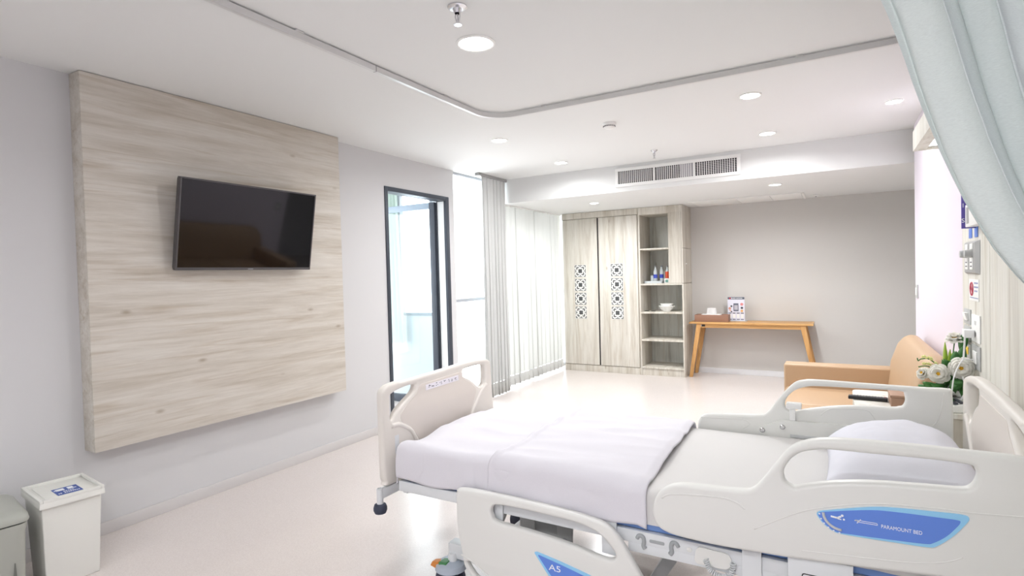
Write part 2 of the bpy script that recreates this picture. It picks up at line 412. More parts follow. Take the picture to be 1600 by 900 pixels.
MB().box(LX0 + .06, LX1 - .075, LY0, LY1, 2.275, 2.345, 0.004).build('top_rail', mat('pale_blue_grey_rail', rgb(150, 165, 180), 0.4), d)
MB().box(LX0 + .06, LX1 - .075, 5.103, 5.111, 0.10, 2.275).build('pane', M_dglass, d, smooth=False)
for z in (0.35, 1.2, 2.1):
    MB().cyl((LX1 + .004, LY1 + .008, z), (LX1 + .004, LY1 + .008, z + .1), .008, n=10).build('hinge', M_dark, d)

# ---- sun room behind the door
M_swall = mat('sunroom_paint', rgb(236, 240, 242), 0.6)
SX0, SY0, SYW = -6.3, 2.6, 5.30
struct(MB().box(SX0 - .1, XL - T, SY0, SYW + .09, -0.12, 0).build('floor_sunroom', M_floor, smooth=False))
struct(MB().box(SX0 - .1, XL - T, SY0, SYW + .09, CE, CE + .1).build('ceiling_sunroom', M_ceil, smooth=False))
struct(MB().box(SX0 - .1, XL - T, SY0 - .1, SY0, 0, CE).build('wall_sunroom_near', M_swall, smooth=False))
b = MB()
for x0, x1, z0, z1 in ((SX0, -5.75, 0, CE), (-5.75, -4.80, 0, .70), (-5.75, -4.80, 1.62, CE), (-4.80, -4.66, 0, CE), (-4.66, -4.13, 0, 1.03), (-4.66, -4.13, 2.55, CE), (-4.13, XL - T, 0, CE)):
    b.box(x0, x1, SYW, SYW + .09, z0, z1)
struct(b.build('wall_sunroom_far', M_swall, smooth=False))
b = MB()
for y0, y1, z0, z1 in ((SY0, 2.8, 0, CE), (2.8, 5.15, 0, .2), (2.8, 5.15, 2.6, CE), (5.15, SYW + .09, 0, CE)): b.box(SX0 - .1, SX0, y0, y1, z0, z1)
struct(b.build('wall_sunroom_side', M_swall, smooth=False))
def small_window(name, x0, x1, z0, z1, f=0.035):
    w = thing(name, None, None, ((x0 + x1) / 2, SYW, z0)); struct(w)
    for a, c, e, g in ((x0, x0 + f, z0, z1), (x1 - f, x1, z0, z1), (x0 + f, x1 - f, z0, z0 + f), (x0 + f, x1 - f, z1 - f, z1)):
        MB().box(a, c, SYW - .012, SYW + .05, e, g, .003).build('window_frame', M_winf if name == 'window_2' else M_dark, w)
    MB().box(x0 + f, x1 - f, SYW + .02, SYW + .026, z0 + f, z1 - f).build('pane', M_glass, w, smooth=False)
small_window('window_2', -4.66, -4.13, 1.03, 2.55)
small_window('window_3', -5.75, -4.80, 0.70, 1.62)
w = thing('window_4_added', None, None, (SX0, 4.0, .2)); struct(w)  # added window out of view, made large to brighten the sun room
for a, c, e, g in ((2.8, 2.84, .2, 2.6), (5.11, 5.15, .2, 2.6), (3.98, 4.02, .24, 2.56), (2.84, 5.11, .2, .24), (2.84, 5.11, 2.56, 2.6)):
    MB().box(SX0 - .06, SX0 + .01, a, c, e, g, .003).build('window_frame', M_winf, w)
for a, c in ((2.84, 3.98), (4.02, 5.11)):
    MB().box(SX0 - .03, SX0 - .024, a, c, .24, 2.56).build('pane', M_glass, w, smooth=False)

# ---- daylight portals at the window openings
def portal(loc, sx, sy, rot):
    L = bpy.data.lights.new('daylight_portal', 'AREA'); L.shape = 'RECTANGLE'; L.size = sx; L.size_y = sy
    L.cycles.is_portal = True
    o = bpy.data.objects.new('daylight_portal', L); COL.objects.link(o); o.location = loc; o.rotation_euler = rot
portal((SX0 - .11, 3.975, 1.4), 2.4, 2.35, (0, -PI / 2, 0))
portal((XL - 0.11, (WY0 + YB) / 2, CE / 2), CE, YB - WY0, (0, -PI / 2, 0))

# ================================================================== WINDOW CURTAINS
def curtain_panel(parent, name, y0, y1, x, z0, z1, n, amp, m, gather=0.0, nu=None, phase=0.0, lean=0.0, seed=0):
    nu = nu or int(n * 14)
    def f(u, v):
        z = z0 + (z1 - z0) * v
        spread = 1 - gather * (1 - abs(2 * v - 1)) * 0.25
        yc = (y0 + y1) / 2
        y = yc + (y0 - yc + (y1 - y0) * u) * spread + lean * (1 - v)
        a = amp * (0.55 + 0.45 * (1 - v)) * (0.75 + 0.5 * noise.noise(Vector((u * n * 0.7, seed, 0))))
        ph = 2 * PI * n * u + phase + 0.9 * noise.noise(Vector((u * n, seed + 4.2, 0)))
        return Vector((x + a * math.sin(ph), y + 0.42 * a * math.sin(2 * ph), z))
    return MB().grid(f, nu, 14).build(name, m, parent, ang=180)
c = thing('window_drape', 'tall pale grey drape gathered beside the bare bright window, hung from the ceiling', 'curtain', (XL + .13, 5.95, 0.0))
curtain_panel(c, 'drape_cloth', 5.62, 6.17, XL + 0.17, 0.17, CE - 0.035, 7, 0.045, M_drape, gather=0.2, seed=1)
curtain_panel(c, 'hem_band', 5.62, 6.17, XL + 0.17, 0.012, 0.165, 7, 0.047, M_hem, seed=1)
MB().box(XL + .13, XL + .19, 5.55, 6.195, CE - 0.036, CE - .001, .004).build('curtain_track', M_plated, c)
c = thing('window_sheer', 'wide white pleated sheer curtain with grey hem band, hung under the soffit beside the wardrobe', 'curtain', (XL + .1, 7.1, 0.0))
curtain_panel(c, 'sheer_cloth', 6.24, 7.99, XL + 0.085, 0.16, SOF - 0.012, 13, 0.05, M_sheer, seed=2)
curtain_panel(c, 'hem_band', 6.24, 7.99, XL + 0.085, 0.035, 0.155, 13, 0.051, M_hem, seed=2)
MB().box(XL + .06, XL + .11, 6.22, 8.0, SOF - 0.012, SOF - .001, .003).build('curtain_track', M_white, c)
c = thing('sunroom_drape', 'pale green drape between the two windows, seen through the open glass door', 'curtain', (-4.73, SYW - .08, .69))
def fs(u, v):
    z = .69 + 1.86 * v; sp = 0.75 + 0.25 * (1 - v) ** 1.3
    x = -4.81 + 0.27 * u * sp
    return Vector((x, SYW - .07 + .022 * math.sin(2 * PI * 4 * u), z))
MB().grid(fs, 48, 10).build('drape_cloth', M_sun, c, ang=180)
MB().cyl((-4.88, SYW - .07, 2.56), (-4.05, SYW - .07, 2.56), .011, n=10).build('curtain_rod', M_alu, c)

# ================================================================== TV WALL
o = MB().box(XL + .001, -3.68, 1.547, 3.45, 0.53, CE - 0.004, .002).build('tv_wall_panel', M_woodh)
tag(o, 'large pale wood laminate panel mounted on the left wall behind the television', 'wall panel')
tv = thing('television', 'black flat screen television tilted downwards on the pale wood wall panel', 'television', (-3.6, 2.513, 1.574))
t = math.atan2(0.1, 0.581)
TVM = Matrix.Translation((-3.6, 2.513, 1.574)) @ Matrix.Rotation(t, 4, 'Y')   # local z up along screen, +x out of the screen
wv, hv = 0.5225, 0.59
def tvb(name, m, x0, x1, y0, y1, z0, z1, bev=.003):
    b = MB().box(x0, x1, y0, y1, z0, z1, bev); me = b.mesh(TVM); return link_mesh(name, me, m, tv)
tvb('back_shell', M_black, -.05, -.006, -wv + .006, wv - .006, .006, hv - .006, .008)
tvb('screen', M_screen, -.006, .0005, -wv + .01, wv - .01, .018, hv - .010, 0.0)
for a in ((-wv, -wv + .0105, 0, hv), (wv - .0105, wv, 0, hv), (-wv + .0105, wv - .0105, 0, .0185), (-wv + .0105, wv - .0105, hv - .0105, hv)):
    tvb('bezel', M_bezel, -.03, .003, *a, bev=.002)
tvb('logo', mat('logo_silver', rgb(150, 150, 155), 0.3), .003, .0045, -.02, .02, .005, .011, 0)
b = MB().box(-3.6795, -3.672, 2.36, 2.66, 1.72, 1.98, .003); b.box(-3.672, -3.60, 2.42, 2.46, 1.78, 1.92, .003); b.box(-3.672, -3.60, 2.56, 2.60, 1.78, 1.92, .003)
b.build('wall_bracket', M_black, tv)

# ================================================================== CEILING FIXTURES
M_trim = mat('lamp_trim', rgb(246, 246, 244), 0.4)
def downlight(x, y, z, label, r=.062, on=True, w=LAMP_W):
    o = thing('downlight', label, 'ceiling light', (x, y, z), group='round recessed ceiling downlights')
    MB().lathe([(r * 1.22, z - .0005), (r * 1.22, z - .004), (r * 1.1, z - .009), (r, z - .006), (r, z - .0005)], (x, y, 0), 32).build('trim_ring', M_trim, o)
    MB().lathe([(r * .99, z - .001), (r * .99, z - .0055), (0.00001, z - .0055)], (x, y, 0), 32).build('diffuser', M_lampdisc, o)
    L = bpy.data.lights.new('downlight_beam', 'AREA'); L.shape = 'DISK'; L.size = r * 1.8; L.energy = w; L.color = (0.97, 0.985, 1.0); L.spread = math.radians(165)
    lo = bpy.data.objects.new('downlight_beam', L); COL.objects.link(lo); lo.parent = o; lo.location = (0, 0, -.012)
downlight(-1.62, 2.49, CE, 'large lit downlight inside the curtain rail loop, nearest the viewer', r=.085, w=LAMP_W * .7)
downlight(-2.61, 4.36, CE, 'lit downlight just beyond the corner of the curtain rail', w=LAMP_W * .8)
downlight(-2.59, 5.63, CE, 'lit downlight close to the soffit on the window side', w=LAMP_W * .7)
downlight(-0.50, 4.30, CE, 'lit downlight right of the smoke detector, beyond the curtain rail')
downlight(-0.51, 5.58, CE, 'lit downlight above the right end of the air vent, in front of the soffit', w=LAMP_W * .8)
downlight(0.403, 5.09, CE, 'dim small downlight at the right near the lavender wall', r=.05, w=LAMP_W * .3)
downlight(-2.72, 6.93, SOF, 'lit downlight under the soffit in front of the wardrobe doors', r=.055, w=LAMP_W * 1.2)
downlight(-0.55, 6.80, SOF, 'lit downlight under the soffit in front of the console table', r=.055, w=LAMP_W * 1.5)
# added unseen downlights, assumed on the same grid, for light from behind the viewer
downlight(-2.6, -0.3, CE, 'added unseen downlight behind the viewer on the television side, out of the frame', w=LAMP_W * .3)
downlight(-0.6, -0.3, CE, 'added unseen downlight straight above the viewer, out of the frame', w=LAMP_W * 1.5)
downlight(-0.6, -1.5, CE, 'added unseen downlight farthest behind the viewer, out of the frame', w=LAMP_W * 1.5)
downlight(-2.6, -1.5, CE, 'added unseen downlight in the corner behind the viewer, out of the frame', w=LAMP_W * .4)

def sprinkler(x, y, r, label):
    o = thing('sprinkler', label, 'sprinkler', (x, y, CE))
    MB().lathe([(r, CE - .0005), (r, CE - .005), (r * .75, CE - .012), (r * .5, CE - .012), (r * .3, CE - .03), (r * .3, CE - .0006)], (x, y, 0), 28).build('escutcheon', M_chrome, o)
    b = MB()
    for s in (-1, 1): b.tube([(x + s * r * .22, y, CE - .02), (x + s * r * .28, y, CE - .045), (x + s * r * .12, y, CE - .07), (x, y, CE - .078)], .0035, 8)
    b.cyl((x, y, CE - .03), (x, y, CE - .075), .004, n=8); b.build('frame_arms', M_chrome, o)
    MB().lathe([(r * .42, CE - .080), (r * .42, CE - .083), (.00001, CE - .084)], (x, y, 0), 20).build('deflector', M_chrome, o)
sprinkler(-1.47, 2.115, .045, 'chrome fire sprinkler head nearest the viewer, beside the largest downlight')
sprinkler(-1.56, 5.64, .035, 'small fire sprinkler head in front of the soffit above the air vent')
sd = thing('smoke_detector', 'white round smoke detector on the ceiling between curtain rail and air vent', 'smoke detector', (-1.585, 4.41, CE))
MB().lathe([(.055, CE - .001), (.055, CE - .014), (.05, CE - .02), (.047, CE - .02)], (-1.585, 4.41, 0), 32).build('base', M_white, sd)
MB().lathe([(.047, CE - .020), (.047, CE - .034), (.03, CE - .046), (.00001, CE - .048)], (-1.585, 4.41, 0), 32).build('cap', M_white, sd)
b = MB()
for k in range(20):
    a = 2 * PI * k / 20; b.box(-1.585 + .0468 * math.cos(a) - .003, -1.585 + .0468 * math.cos(a) + .003, 4.41 + .0468 * math.sin(a) - .003, 4.41 + .0468 * math.sin(a) + .003, CE - .032, CE - .024)
b.build('vent_slots', M_black, sd, smooth=False)

# air vent in the soffit face
VX0, VX1, VZ0, VZ1 = -2.13, -0.857, 2.500, 2.642
v = thing('air_vent', 'long white air conditioning grille with dark openings in the soffit face', 'air vent', ((VX0 + VX1) / 2, YS - .01, VZ0))
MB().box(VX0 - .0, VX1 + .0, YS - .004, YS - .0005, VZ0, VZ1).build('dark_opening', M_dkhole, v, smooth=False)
for x0, x1, z0, z1 in ((VX0 - .035, VX1 + .035, VZ1, VZ1 + .035), (VX0 - .035, VX1 + .035, VZ0 - .035, VZ0), (VX0 - .035, VX0, VZ0, VZ1), (VX1, VX1 + .035, VZ0, VZ1)):
    MB().box(x0, x1, YS - .018, YS - .0005, z0, z1, .003).build('frame', M_white, v)
for x in (-1.718, -1.285):
    MB().box(x - .012, x + .012, YS - .017, YS - .004, VZ0, VZ1, .002).build('divider', M_white, v)
b = MB(); secs = ((VX0, -1.73), (-1.706, -1.297), (-1.273, VX1))
for a, c in secs:
    n = 18
    for k in range(1, n): x = a + (c - a) * k / n; b.box(x - .0032, x + .0032, YS - .016, YS - .0045, VZ0, VZ1)
b.build('vertical_blades', M_white, v, smooth=False)['kind'] = 'stuff'
b = MB()
for k in range(1, 8): z = VZ0 + (VZ1 - VZ0) * k / 8; b.box(VX0, VX1, YS - .0105, YS - .0042, z - .0012, z + .0012)
b.build('horizontal_blades', M_white, v, smooth=False)['kind'] = 'stuff'
MB().box(-1.43, -1.30, YS - .0135, YS - .011, VZ0 + .004, VZ1 - .004).build('closed_damper', mat('damper_grey', rgb(176, 174, 180), 0.5), v, smooth=False)
# service hatch in the soffit underside
h = thing('service_hatch', 'white access hatch panels in the soffit underside beside the back wall', 'access panel', (-1.0, 8.05, SOF - .01))
for x0, x1 in ((-1.66, -1.10), (-1.095, -.70), (-.695, -.345)):
    MB().box(x0, x1, 7.74, 8.36, SOF - .008, SOF - .0008, .003).build('panel', M_white, h)
MB().box(-.34, -.31, 7.70, 8.38, SOF - .012, SOF - .0008, .003).build('end_strip', M_white, h)
MB().box(-1.69, -.31, 7.705, 7.735, SOF - .012, SOF - .0008, .003).build('edge_strip', M_white, h)
dt = thing('ceiling_sensor', 'small white sensor on the soffit underside right of the access hatch', 'sensor', (-.19, 8.12, SOF))
MB().lathe([(.04, SOF - .0005), (.04, SOF - .012), (.025, SOF - .02), (.00001, SOF - .022)], (-.19, 8.12, 0), 24).build('housing', M_white, dt)
MB().lathe([(.01, SOF - .021), (.008, SOF - .026), (.00001, SOF - .027)], (-.19, 8.12, 0), 12).build('lens', M_black, dt)

# curtain rail, a loop round the bed place
RX, RY0, RY1, RZ = -2.268, 1.215, 3.675, 2.686
cr = thing('curtain_rail', 'aluminium curtain rail curving round the bed place under the ceiling', 'curtain rail', (RX, RY1, RZ))
path = [(XR, RY1)] + [(RX + .22 - .22 * math.sin(a), RY1 - .22 + .22 * math.cos(a)) for a in [PI / 2 * k / 10 for k in range(11)]]
path += [(RX + .22 - .22 * math.cos(a), RY0 + .22 - .22 * math.sin(a)) for a in [PI / 2 * k / 10 for k in range(11)]] + [(XR, RY0)]
b = MB(); rings = []
for i, p in enumerate(path):
    q0, q1 = Vector(path[max(i - 1, 0)]), Vector(path[min(i + 1, len(path) - 1)])
    dd = (q1 - q0).normalized(); nn = Vector((-dd.y, dd.x))
    rings.append([b.bm.verts.new((p[0] + nn.x * s, p[1] + nn.y * s, zz)) for s, zz in ((-.011, RZ - .012), (.011, RZ - .012), (.011, RZ + .020), (-.011, RZ + .020))])
for a, c in zip(rings, rings[1:]):
    for i in range(4): b.bm.faces.new((a[i], a[(i + 1) % 4], c[(i + 1) % 4], c[i]))
b.bm.faces.new(rings[0]); b.bm.faces.new(rings[-1][::-1])
b.build('track', M_alu, cr, ang=30)
for (x, y) in ((-1.81, RY1), (-.98, RY1), (-.16, RY1), (RX, 1.89), (RX, 3.08), (-1.4, RY0), (-.4, RY0)):
    MB().box(x - .018, x + .018, y - .022, y + .022, RZ + .020, CE - .0005, .002).build('ceiling_bracket', M_alu, cr)
for (x, y, sx, sy) in ((RX, 2.42, .0118, .004), (-2.15, 3.56, .02, .02)):
    if sx < .015: MB().box(x - sx, x + sx, y - sy, y + sy, RZ - .0125, RZ + .0205).build('joint', M_plated, cr)

# privacy curtain, swept to the wall on the right
pc = thing('privacy_curtain', 'pale blue-green privacy curtain swept aside to the right wall in the near corner', 'curtain', (0.3, RY0, 0.02))
edge = [(2.66, -.16), (2.3, -.045), (2.05, .045), (1.956, .079), (1.88, .101), (1.79, .124), (1.674, .160), (1.584, .194), (1.50, .234), (1.452, .266), (1.36, .335), (1.25, .44), (1.15, .53), (1.05, .53), (.9, .49), (.5, .44), (.03, .42)]
def ex(z):
    for (za, xa), (zb, xb) in zip(edge, edge[1:]):
        if zb <= z <= za: return xa + (xb - xa) * (za - z) / (za - zb)
    return edge[-1][1]
def fpc(u, v):
    z = .03 + 2.61 * v; x0 = ex(z); wdt = .60 - x0
    n = 6.0; k = min(1, wdt / .45)
    uu = u + .018 * math.sin(u * 17 + z * 1.3)
    ph = 2 * PI * n * uu
    a = (.030 + .012 * math.sin(u * 9 + 1)) * (0.55 + .45 * k)
    sh = math.sin(ph) + .28 * math.sin(2 * ph + .6)
    return Vector((x0 + wdt * u + .010 * math.sin(2 * ph) * k, RY0 + a * sh, z))
MB().grid(fpc, 150, 60).build('curtain_cloth', M_priv, pc, ang=180)
MB().tube([(XR - .004, RY0 - .05, 1.12), (.56, RY0 - .055, 1.10), (.522, RY0 - .02, 1.09), (.522, RY0 + .02, 1.09), (.56, RY0 + .055, 1.10), (XR - .004, RY0 + .05, 1.12)], .008, 10).build('tie_back', M_priv, pc)

# ================================================================== WARDROBE AND SHELVES
CY, CB, CT = 7.89, YB - .002, SOF - .003
wd = thing('wardrobe', 'tall pale wood wardrobe with two doors and dark fretwork squares, beside the curtain', 'wardrobe', (-3.04, 8.15, 0))
MB().box(-3.64, -3.622, CY + .022, CB, 0, CT, .002).build('side_panel', M_woodv, wd)
MB().box(-2.458, -2.44, CY + .022, CB, 0, CT, .002).build('side_panel', M_woodv, wd)
MB().box(-3.622, -2.458, CB - .012, CB, 0.1, CT).build('back_panel', M_woodg, wd)
MB().box(-3.64, -2.44, CY + .004, CY + .022, 2.318, CT, .002).build('top_rail', M_woodv, wd)
MB().box(-3.64, -2.44, CY + .010, CY + .028, 0.0, 0.098, .002).build('plinth', M_woodv, wd)
M_door = wood('wardrobe_door_laminate', rgb(222, 218, 208), rgb(200, 193, 180), 2, light=rgb(231, 228, 220), offs=9.3)
M_fret = mat('fret_white', rgb(240, 239, 234), .5); M_fretd = mat('fret_dark', rgb(78, 80, 80), .6)
def fret_tile(parent, cx, cz, s):
    y = CY - .004; b = MB(); h = s / 2
    b.box(cx - h * 1.04, cx + h * 1.04, y, CY + .0005, cz - h * 1.04, cz + h * 1.04)
    b.mi = 1; q = .0012
    def r(u0, u1, v0, v1): b.box(cx + min(u0, u1) * h, cx + max(u0, u1) * h, y - q, y + .0001, cz + min(v0, v1) * h, cz + max(v0, v1) * h)
    r(-.33, .33, -.33, .33)
    for sx in (-1, 1):
        for sz in (-1, 1):
            r(sx * .22, sx * .68, sz * .50, sz * .68); r(sx * .50, sx * .68, sz * .22, sz * .50)       # inner angle
            r(sx * .58, sx * .97, sz * .84, sz * .97); r(sx * .84, sx * .97, sz * .55, sz * .84)       # outer angle
    for sg in (-1, 1):
        r(-.4, .4, sg * .86, sg * .97); r(-.06, .06, sg * .62, sg * .86)
        r(sg * .86, sg * .97, -.4, .4); r(sg * .62, sg * .86, -.06, .06)
    b.build('fretwork_tile', [M_fret, M_fretd], parent, smooth=False)
for x0, x1, fx in ((-3.628, -3.070, -3.349), (-3.046, -2.455, -2.770)):
    dr = MB().box(x0, x1, CY, CY + .02, .105, 2.312, .002).build('door', M_door, wd)
    for k in range(4): fret_tile(dr, fx, 1.526 - k * .2105, .182)
b = MB().box(-3.070, -3.046, CY + .016, CY + .022, .105, 2.312); b.build('door_gap_strip', M_black, wd, smooth=False)

su = thing('open_shelf_unit', 'tall pale wood open shelf unit with five compartments beside the console table', 'shelf unit', (-2.12, 8.15, 0))
MB().box(-2.438, -2.418, CY + .004, CB, 0, CT - .1, .002).build('side_panel', M_woodv, su)
for z0, z1 in ((0, 1.312), (1.318, 1.803), (1.809, CT)):
    MB().box(-1.832, -1.812, CY + .003, CB, z0, z1, .002).build('side_panel', M_woodv, su)
MB().box(-2.438, -1.832, CB - .012, CB, 0, CT).build('back_panel', M_woodg, su)
MB().box(-2.438, -1.832, CY + .004, CB - .012, 2.305, CT, .002).build('top_rail', M_woodv, su)
MB().box(-2.012, -1.994, CY + .004, CB - .012, 1.318, 2.305, .002).build('divider', M_woodv, su)
MB().box(-1.994, -1.834, CY, CY + .018, 1.318, 2.31, .002).build('filler_panel', M_woodv, su)
MB().box(-2.418, -2.012, CY + .006, CB - .012, 1.800, 1.822, .002).build('shelf', M_woodv, su)
for z in (1.306, .900, .505, .110): MB().box(-2.418, -1.832, CY + .006, CB - .012, z - .012, z + .012, .002).build('shelf', M_woodv, su)
MB().box(-2.418, -1.832, CY + .02, CY + .038, 0, .098, .002).build('plinth', M_woodv, su)
MB().cyl((-1.812, 8.07, 1.588), (-1.800, 8.07, 1.588), .009, n=14).build('knob', M_white, su)
so = thing('shelf_socket', 'white power socket at the lower right inside the bottom shelf compartment', 'socket', (-1.838, 8.25, .28))
MB().box(-1.842, -1.833, 8.14, 8.22, .30, .40, .003).build('plate', M_white, so)
MB().box(-1.846, -1.842, 8.155, 8.205, .325, .375, .002).build('outlet', M_plate, so)

# things on the shelves
M_petc = mat('clear_bottle_plastic', rgb(205, 212, 214), 0.2, spec=.6)
M_cap = mat('dark_bottle_cap', rgb(120, 126, 130), .4)
def bottle(x, y, body, labelm, label, h=.25):
    z = 1.3218 if x < -2.15 else 1.3185; o = thing('water_bottle', label, 'bottle', (x, y, z), group='bottles on the shelf tray'); r = .029
    MB().lathe([(r * .9, z), (r, z + .01), (r, z + .15), (r * .92, z + .17), (r * .4, z + .215), (r * .36, z + .232)], (x, y, 0), 20).build('body', body, o)
    MB().lathe([(r * 1.01, z + .07), (r * 1.01, z + (.125 if x < -2.15 else .165))], (x, y, 0), 20).build('label_band', labelm, o)
    MB().lathe([(r * .45, z + .23), (r * .45, z + .252), (.00001, z + .253)], (x, y, 0), 14).build('cap', M_cap, o)
M_lblue = mat('bottle_label_blue', rgb(70, 90, 200), .4); M_lor = mat('bottle_label_orange', rgb(226, 92, 58), .4)
bottle(-2.262, 8.12, M_petc, M_lblue, 'clear bottle with blue label, leftmost on the shelf')
bottle(-2.186, 8.17, M_petc, M_lblue, 'clear bottle with blue label, between the other two bottles')
bottle(-2.098, 8.15, M_petc, M_lor, 'bottle with wide orange label at the right end of the shelf')
o = thing('drinking_glass', 'small clear tumbler left of the bottles on the shelf tray', 'glass', (-2.318, 8.16, 1.322))
MB().lathe([(.024, 1.325), (.028, 1.325), (.032, 1.43), (.030, 1.43), (.026, 1.33), (.00001, 1.33)], (-2.318, 8.16, 0), 20).build('tumbler', mat('pale_glass', rgb(214, 222, 224), .1, spec=.7), o)
o = thing('glass_tray', 'shallow clear tray under the bottles on the shelf', 'tray', (-2.25, 8.12, 1.3185))
MB().box(-2.40, -2.145, 8.02, 8.26, 1.3185, 1.3215, .001).build('tray_base', M_petc, o)
for x0, x1, y0, y1 in ((-2.40, -2.395, 8.02, 8.26), (-2.15, -2.145, 8.02, 8.26), (-2.395, -2.15, 8.02, 8.025), (-2.395, -2.15, 8.255, 8.26)):
    MB().box(x0, x1, y0, y1, 1.3215, 1.352, .001).build('rim', M_petc, o)
o = thing('sachet_pack', 'small white sachet carton with green print in front of the orange bottle', 'carton', (-2.085, 8.06, 1.319))
MB().box(-2.115, -2.045, 8.04, 8.075, 1.319, 1.385, .003).build('carton', M_white, o)
MB().box(-2.100, -2.06, 8.0385, 8.0398, 1.332, 1.368).build('print', mat('green_print', rgb(110, 160, 150), .5), o, smooth=False)
def bowl(x, y, z, r, h, label):
    o = thing('bowl', label, 'bowl', (x, y, z), group='stacked bowls on the middle shelf')
    MB().lathe([(r * .5, z), (r * .52, z + .006), (r * .8, z + h * .45), (r, z + h), (r * .97, z + h), (r * .75, z + h * .45), (r * .45, z + .012), (.00001, z + .012)], (x, y, 0), 32).build('bowl_shell', M_white, o)
    MB().lathe([(r * 1.0, z + h - .006), (r * 1.03, z + h - .001), (r * .99, z + h + .002)], (x, y, 0), 32).build('rim', M_white, o)
bowl(-2.10, 8.1, .9125, .112, .075, 'lower and wider white bowl of the stack on the shelf')
bowl(-2.10, 8.1, .951, .092, .070, 'upper smaller white bowl of the stack on the shelf')
for x, l in ((-2.385, 'small dark round dish at the left end of the middle shelf'), (-2.29, 'small dark round dish nearer to the white bowls on the middle shelf')):
    o = thing('small_dish', l, 'dish', (x, 8.06, .9125), group='small dark dishes'); MB().lathe([(.03, .9125), (.036, .92), (.033, .92), (.022, .916), (.00001, .916)], (x, 8.06, 0), 20).build('dish_shell', M_pot, o)

# ================================================================== CONSOLE TABLE
tb = thing('console_table', 'slim oak console table with splayed legs against the grey back wall', 'table', (-1.0, 8.15, 0))
TY0, TY1 = 7.97, 8.39
MB().box(-1.765, -.235, TY0, TY1, .748, .772, .005).build('table_top', M_oak, tb)
MB().box(-1.63, -.36, TY0 + .03, TY0 + .055, .695, .748, .003).build('apron', M_oak, tb)
MB().box(-1.63, -.36, TY1 - .055, TY1 - .03, .695, .748, .003).build('apron', M_oak, tb)
for sx, xt, xb in ((-1, -1.635, -1.755), (1, -.355, -.205)):
    for y in (TY0 + .015, TY1 - .06):
        hw = .032; yy = .045
        MB().hexa([(xb - hw * .7, y, 0), (xb + hw * .7, y, 0), (xb + hw * .7, y + yy, 0), (xb - hw * .7, y + yy, 0)], [(xt - hw, y, .748), (xt + hw, y, .748), (xt + hw, y + yy, .748), (xt - hw, y + yy, .748)], .005).build('leg', M_oakleg, tb)
MB().box(-1.60, -1.555, TY0 + .024, TY0 + .0305, .712, .738, .001).build('maker_plate', M_black, tb)
MB().box(-1.622, -1.60, TY0 + .024, TY0 + .0305, .712, .738, .001).build('inventory_tag', M_white, tb)
tt = thing('tissue_tray', 'brown rectangular tray holding tissues on the left end of the console table', 'tray', (-1.47, 8.1, .7725))
M_tray = mat('brown_leatherette', rgb(150, 112, 92), .55, bump=.2, nscale=500)
X0, X1, Y0, Y1, z = -1.70, -1.255, 8.03, 8.21, .7725
MB().box(X0, X1, Y0, Y1, z, z + .008).build('tray_base', M_tray, tt)
for a in ((X0, X1, Y0, Y0 + .01), (X0, X1, Y1 - .01, Y1), (X0, X0 + .01, Y0 + .01, Y1 - .01), (X1 - .01, X1, Y0 + .01, Y1 - .01)):
    MB().box(*a, z + .008, z + .098, .002).build('tray_wall', M_tray, tt)
tp = thing('tissue_pack', 'white tissues standing up from the brown tray on the console table', 'tissues', (-1.49, 8.12, .781))
MB().box(-1.62, -1.36, 8.055, 8.185, .781, .875, .012).build('pack', M_white, tp)
def ft(u, v): return Vector((-1.555 + .14 * u + (.012 if u < .5 else -.012) * v * 2 * abs(u - .5), 8.12 + .018 * math.sin(PI * 2 * u) * (1 - v) - .01 * v, .870 + .095 * v - .012 * abs(u - .5) * v))
MB().grid(ft, 16, 8).build('pulled_tissue', M_sheet, tp, ang=180, solid=.002)
ps = thing('poster_stand', 'small printed menu card in a clear stand behind the tissue tray', 'sign', (-1.17, 8.27, .7725))
MB().box(-1.295, -1.045, 8.225, 8.33, .7725, .7765, .001).build('stand_base', M_petc, ps)
px0, px1, pz0, pz1, pyy = -1.298, -1.076, .782, 1.106, 8.27
MB().box(px0, px1, pyy, pyy + .004, pz0 - .006, pz1).build('card', mat('card_pale', rgb(226, 226, 238), .4), ps, smooth=False)
MB().box(px0 + .002, px1 - .002, pyy - .0012, pyy, pz1 - .034, pz1 - .002).build('header_band', mat('header_grey', rgb(92, 96, 108), .5), ps, smooth=False)
MB().box(px0 + .022, px0 + .042, pyy - .002, pyy - .0012, pz1 - .029, pz1 - .008).build('header_logo', M_red, ps, smooth=False)
text('header_text', 'BLACK CANYON', .0185, lambda u, v, w_: (px0 + .047 + u, pyy - .002 - w_, pz1 - .025 + v), M_print, ps, sx=1.02, bold=.0004)
b = MB(); b.box(px0 + .076, px0 + .142, pyy - .0012, pyy, pz0 + .125, pz0 + .235); b.mi = 1; b.box(px0 + .086, px0 + .132, pyy - .002, pyy - .0012, pz0 + .145, pz0 + .21)
b.build('menu_picture', [mat('menu_slate', rgb(104, 108, 124), .5), mat('menu_grey', rgb(190, 188, 198), .5)], ps, smooth=False)
for cx, cz, r, col in ((.028, .165, .018, (214, 148, 130)), (.05, .195, .014, (92, 92, 96)), (.035, .135, .012, (222, 190, 170)), (.05, .118, .011, (86, 86, 92)), (.185, .222, .02, (222, 140, 140)), (.186, .172, .016, (74, 76, 90)), (.185, .13, .017, (230, 178, 110))):
    mm = mat('menu_%d_%d' % col[:2], rgb(*col), .5)
    MB().lathe([(r, 0), (r * .98, .0012), (.00001, .0013)], (px0 + cx, pyy, pz0 + cz), 14, M=Matrix.Rotation(PI / 2, 3, 'X')).build('food_picture', mm, ps)
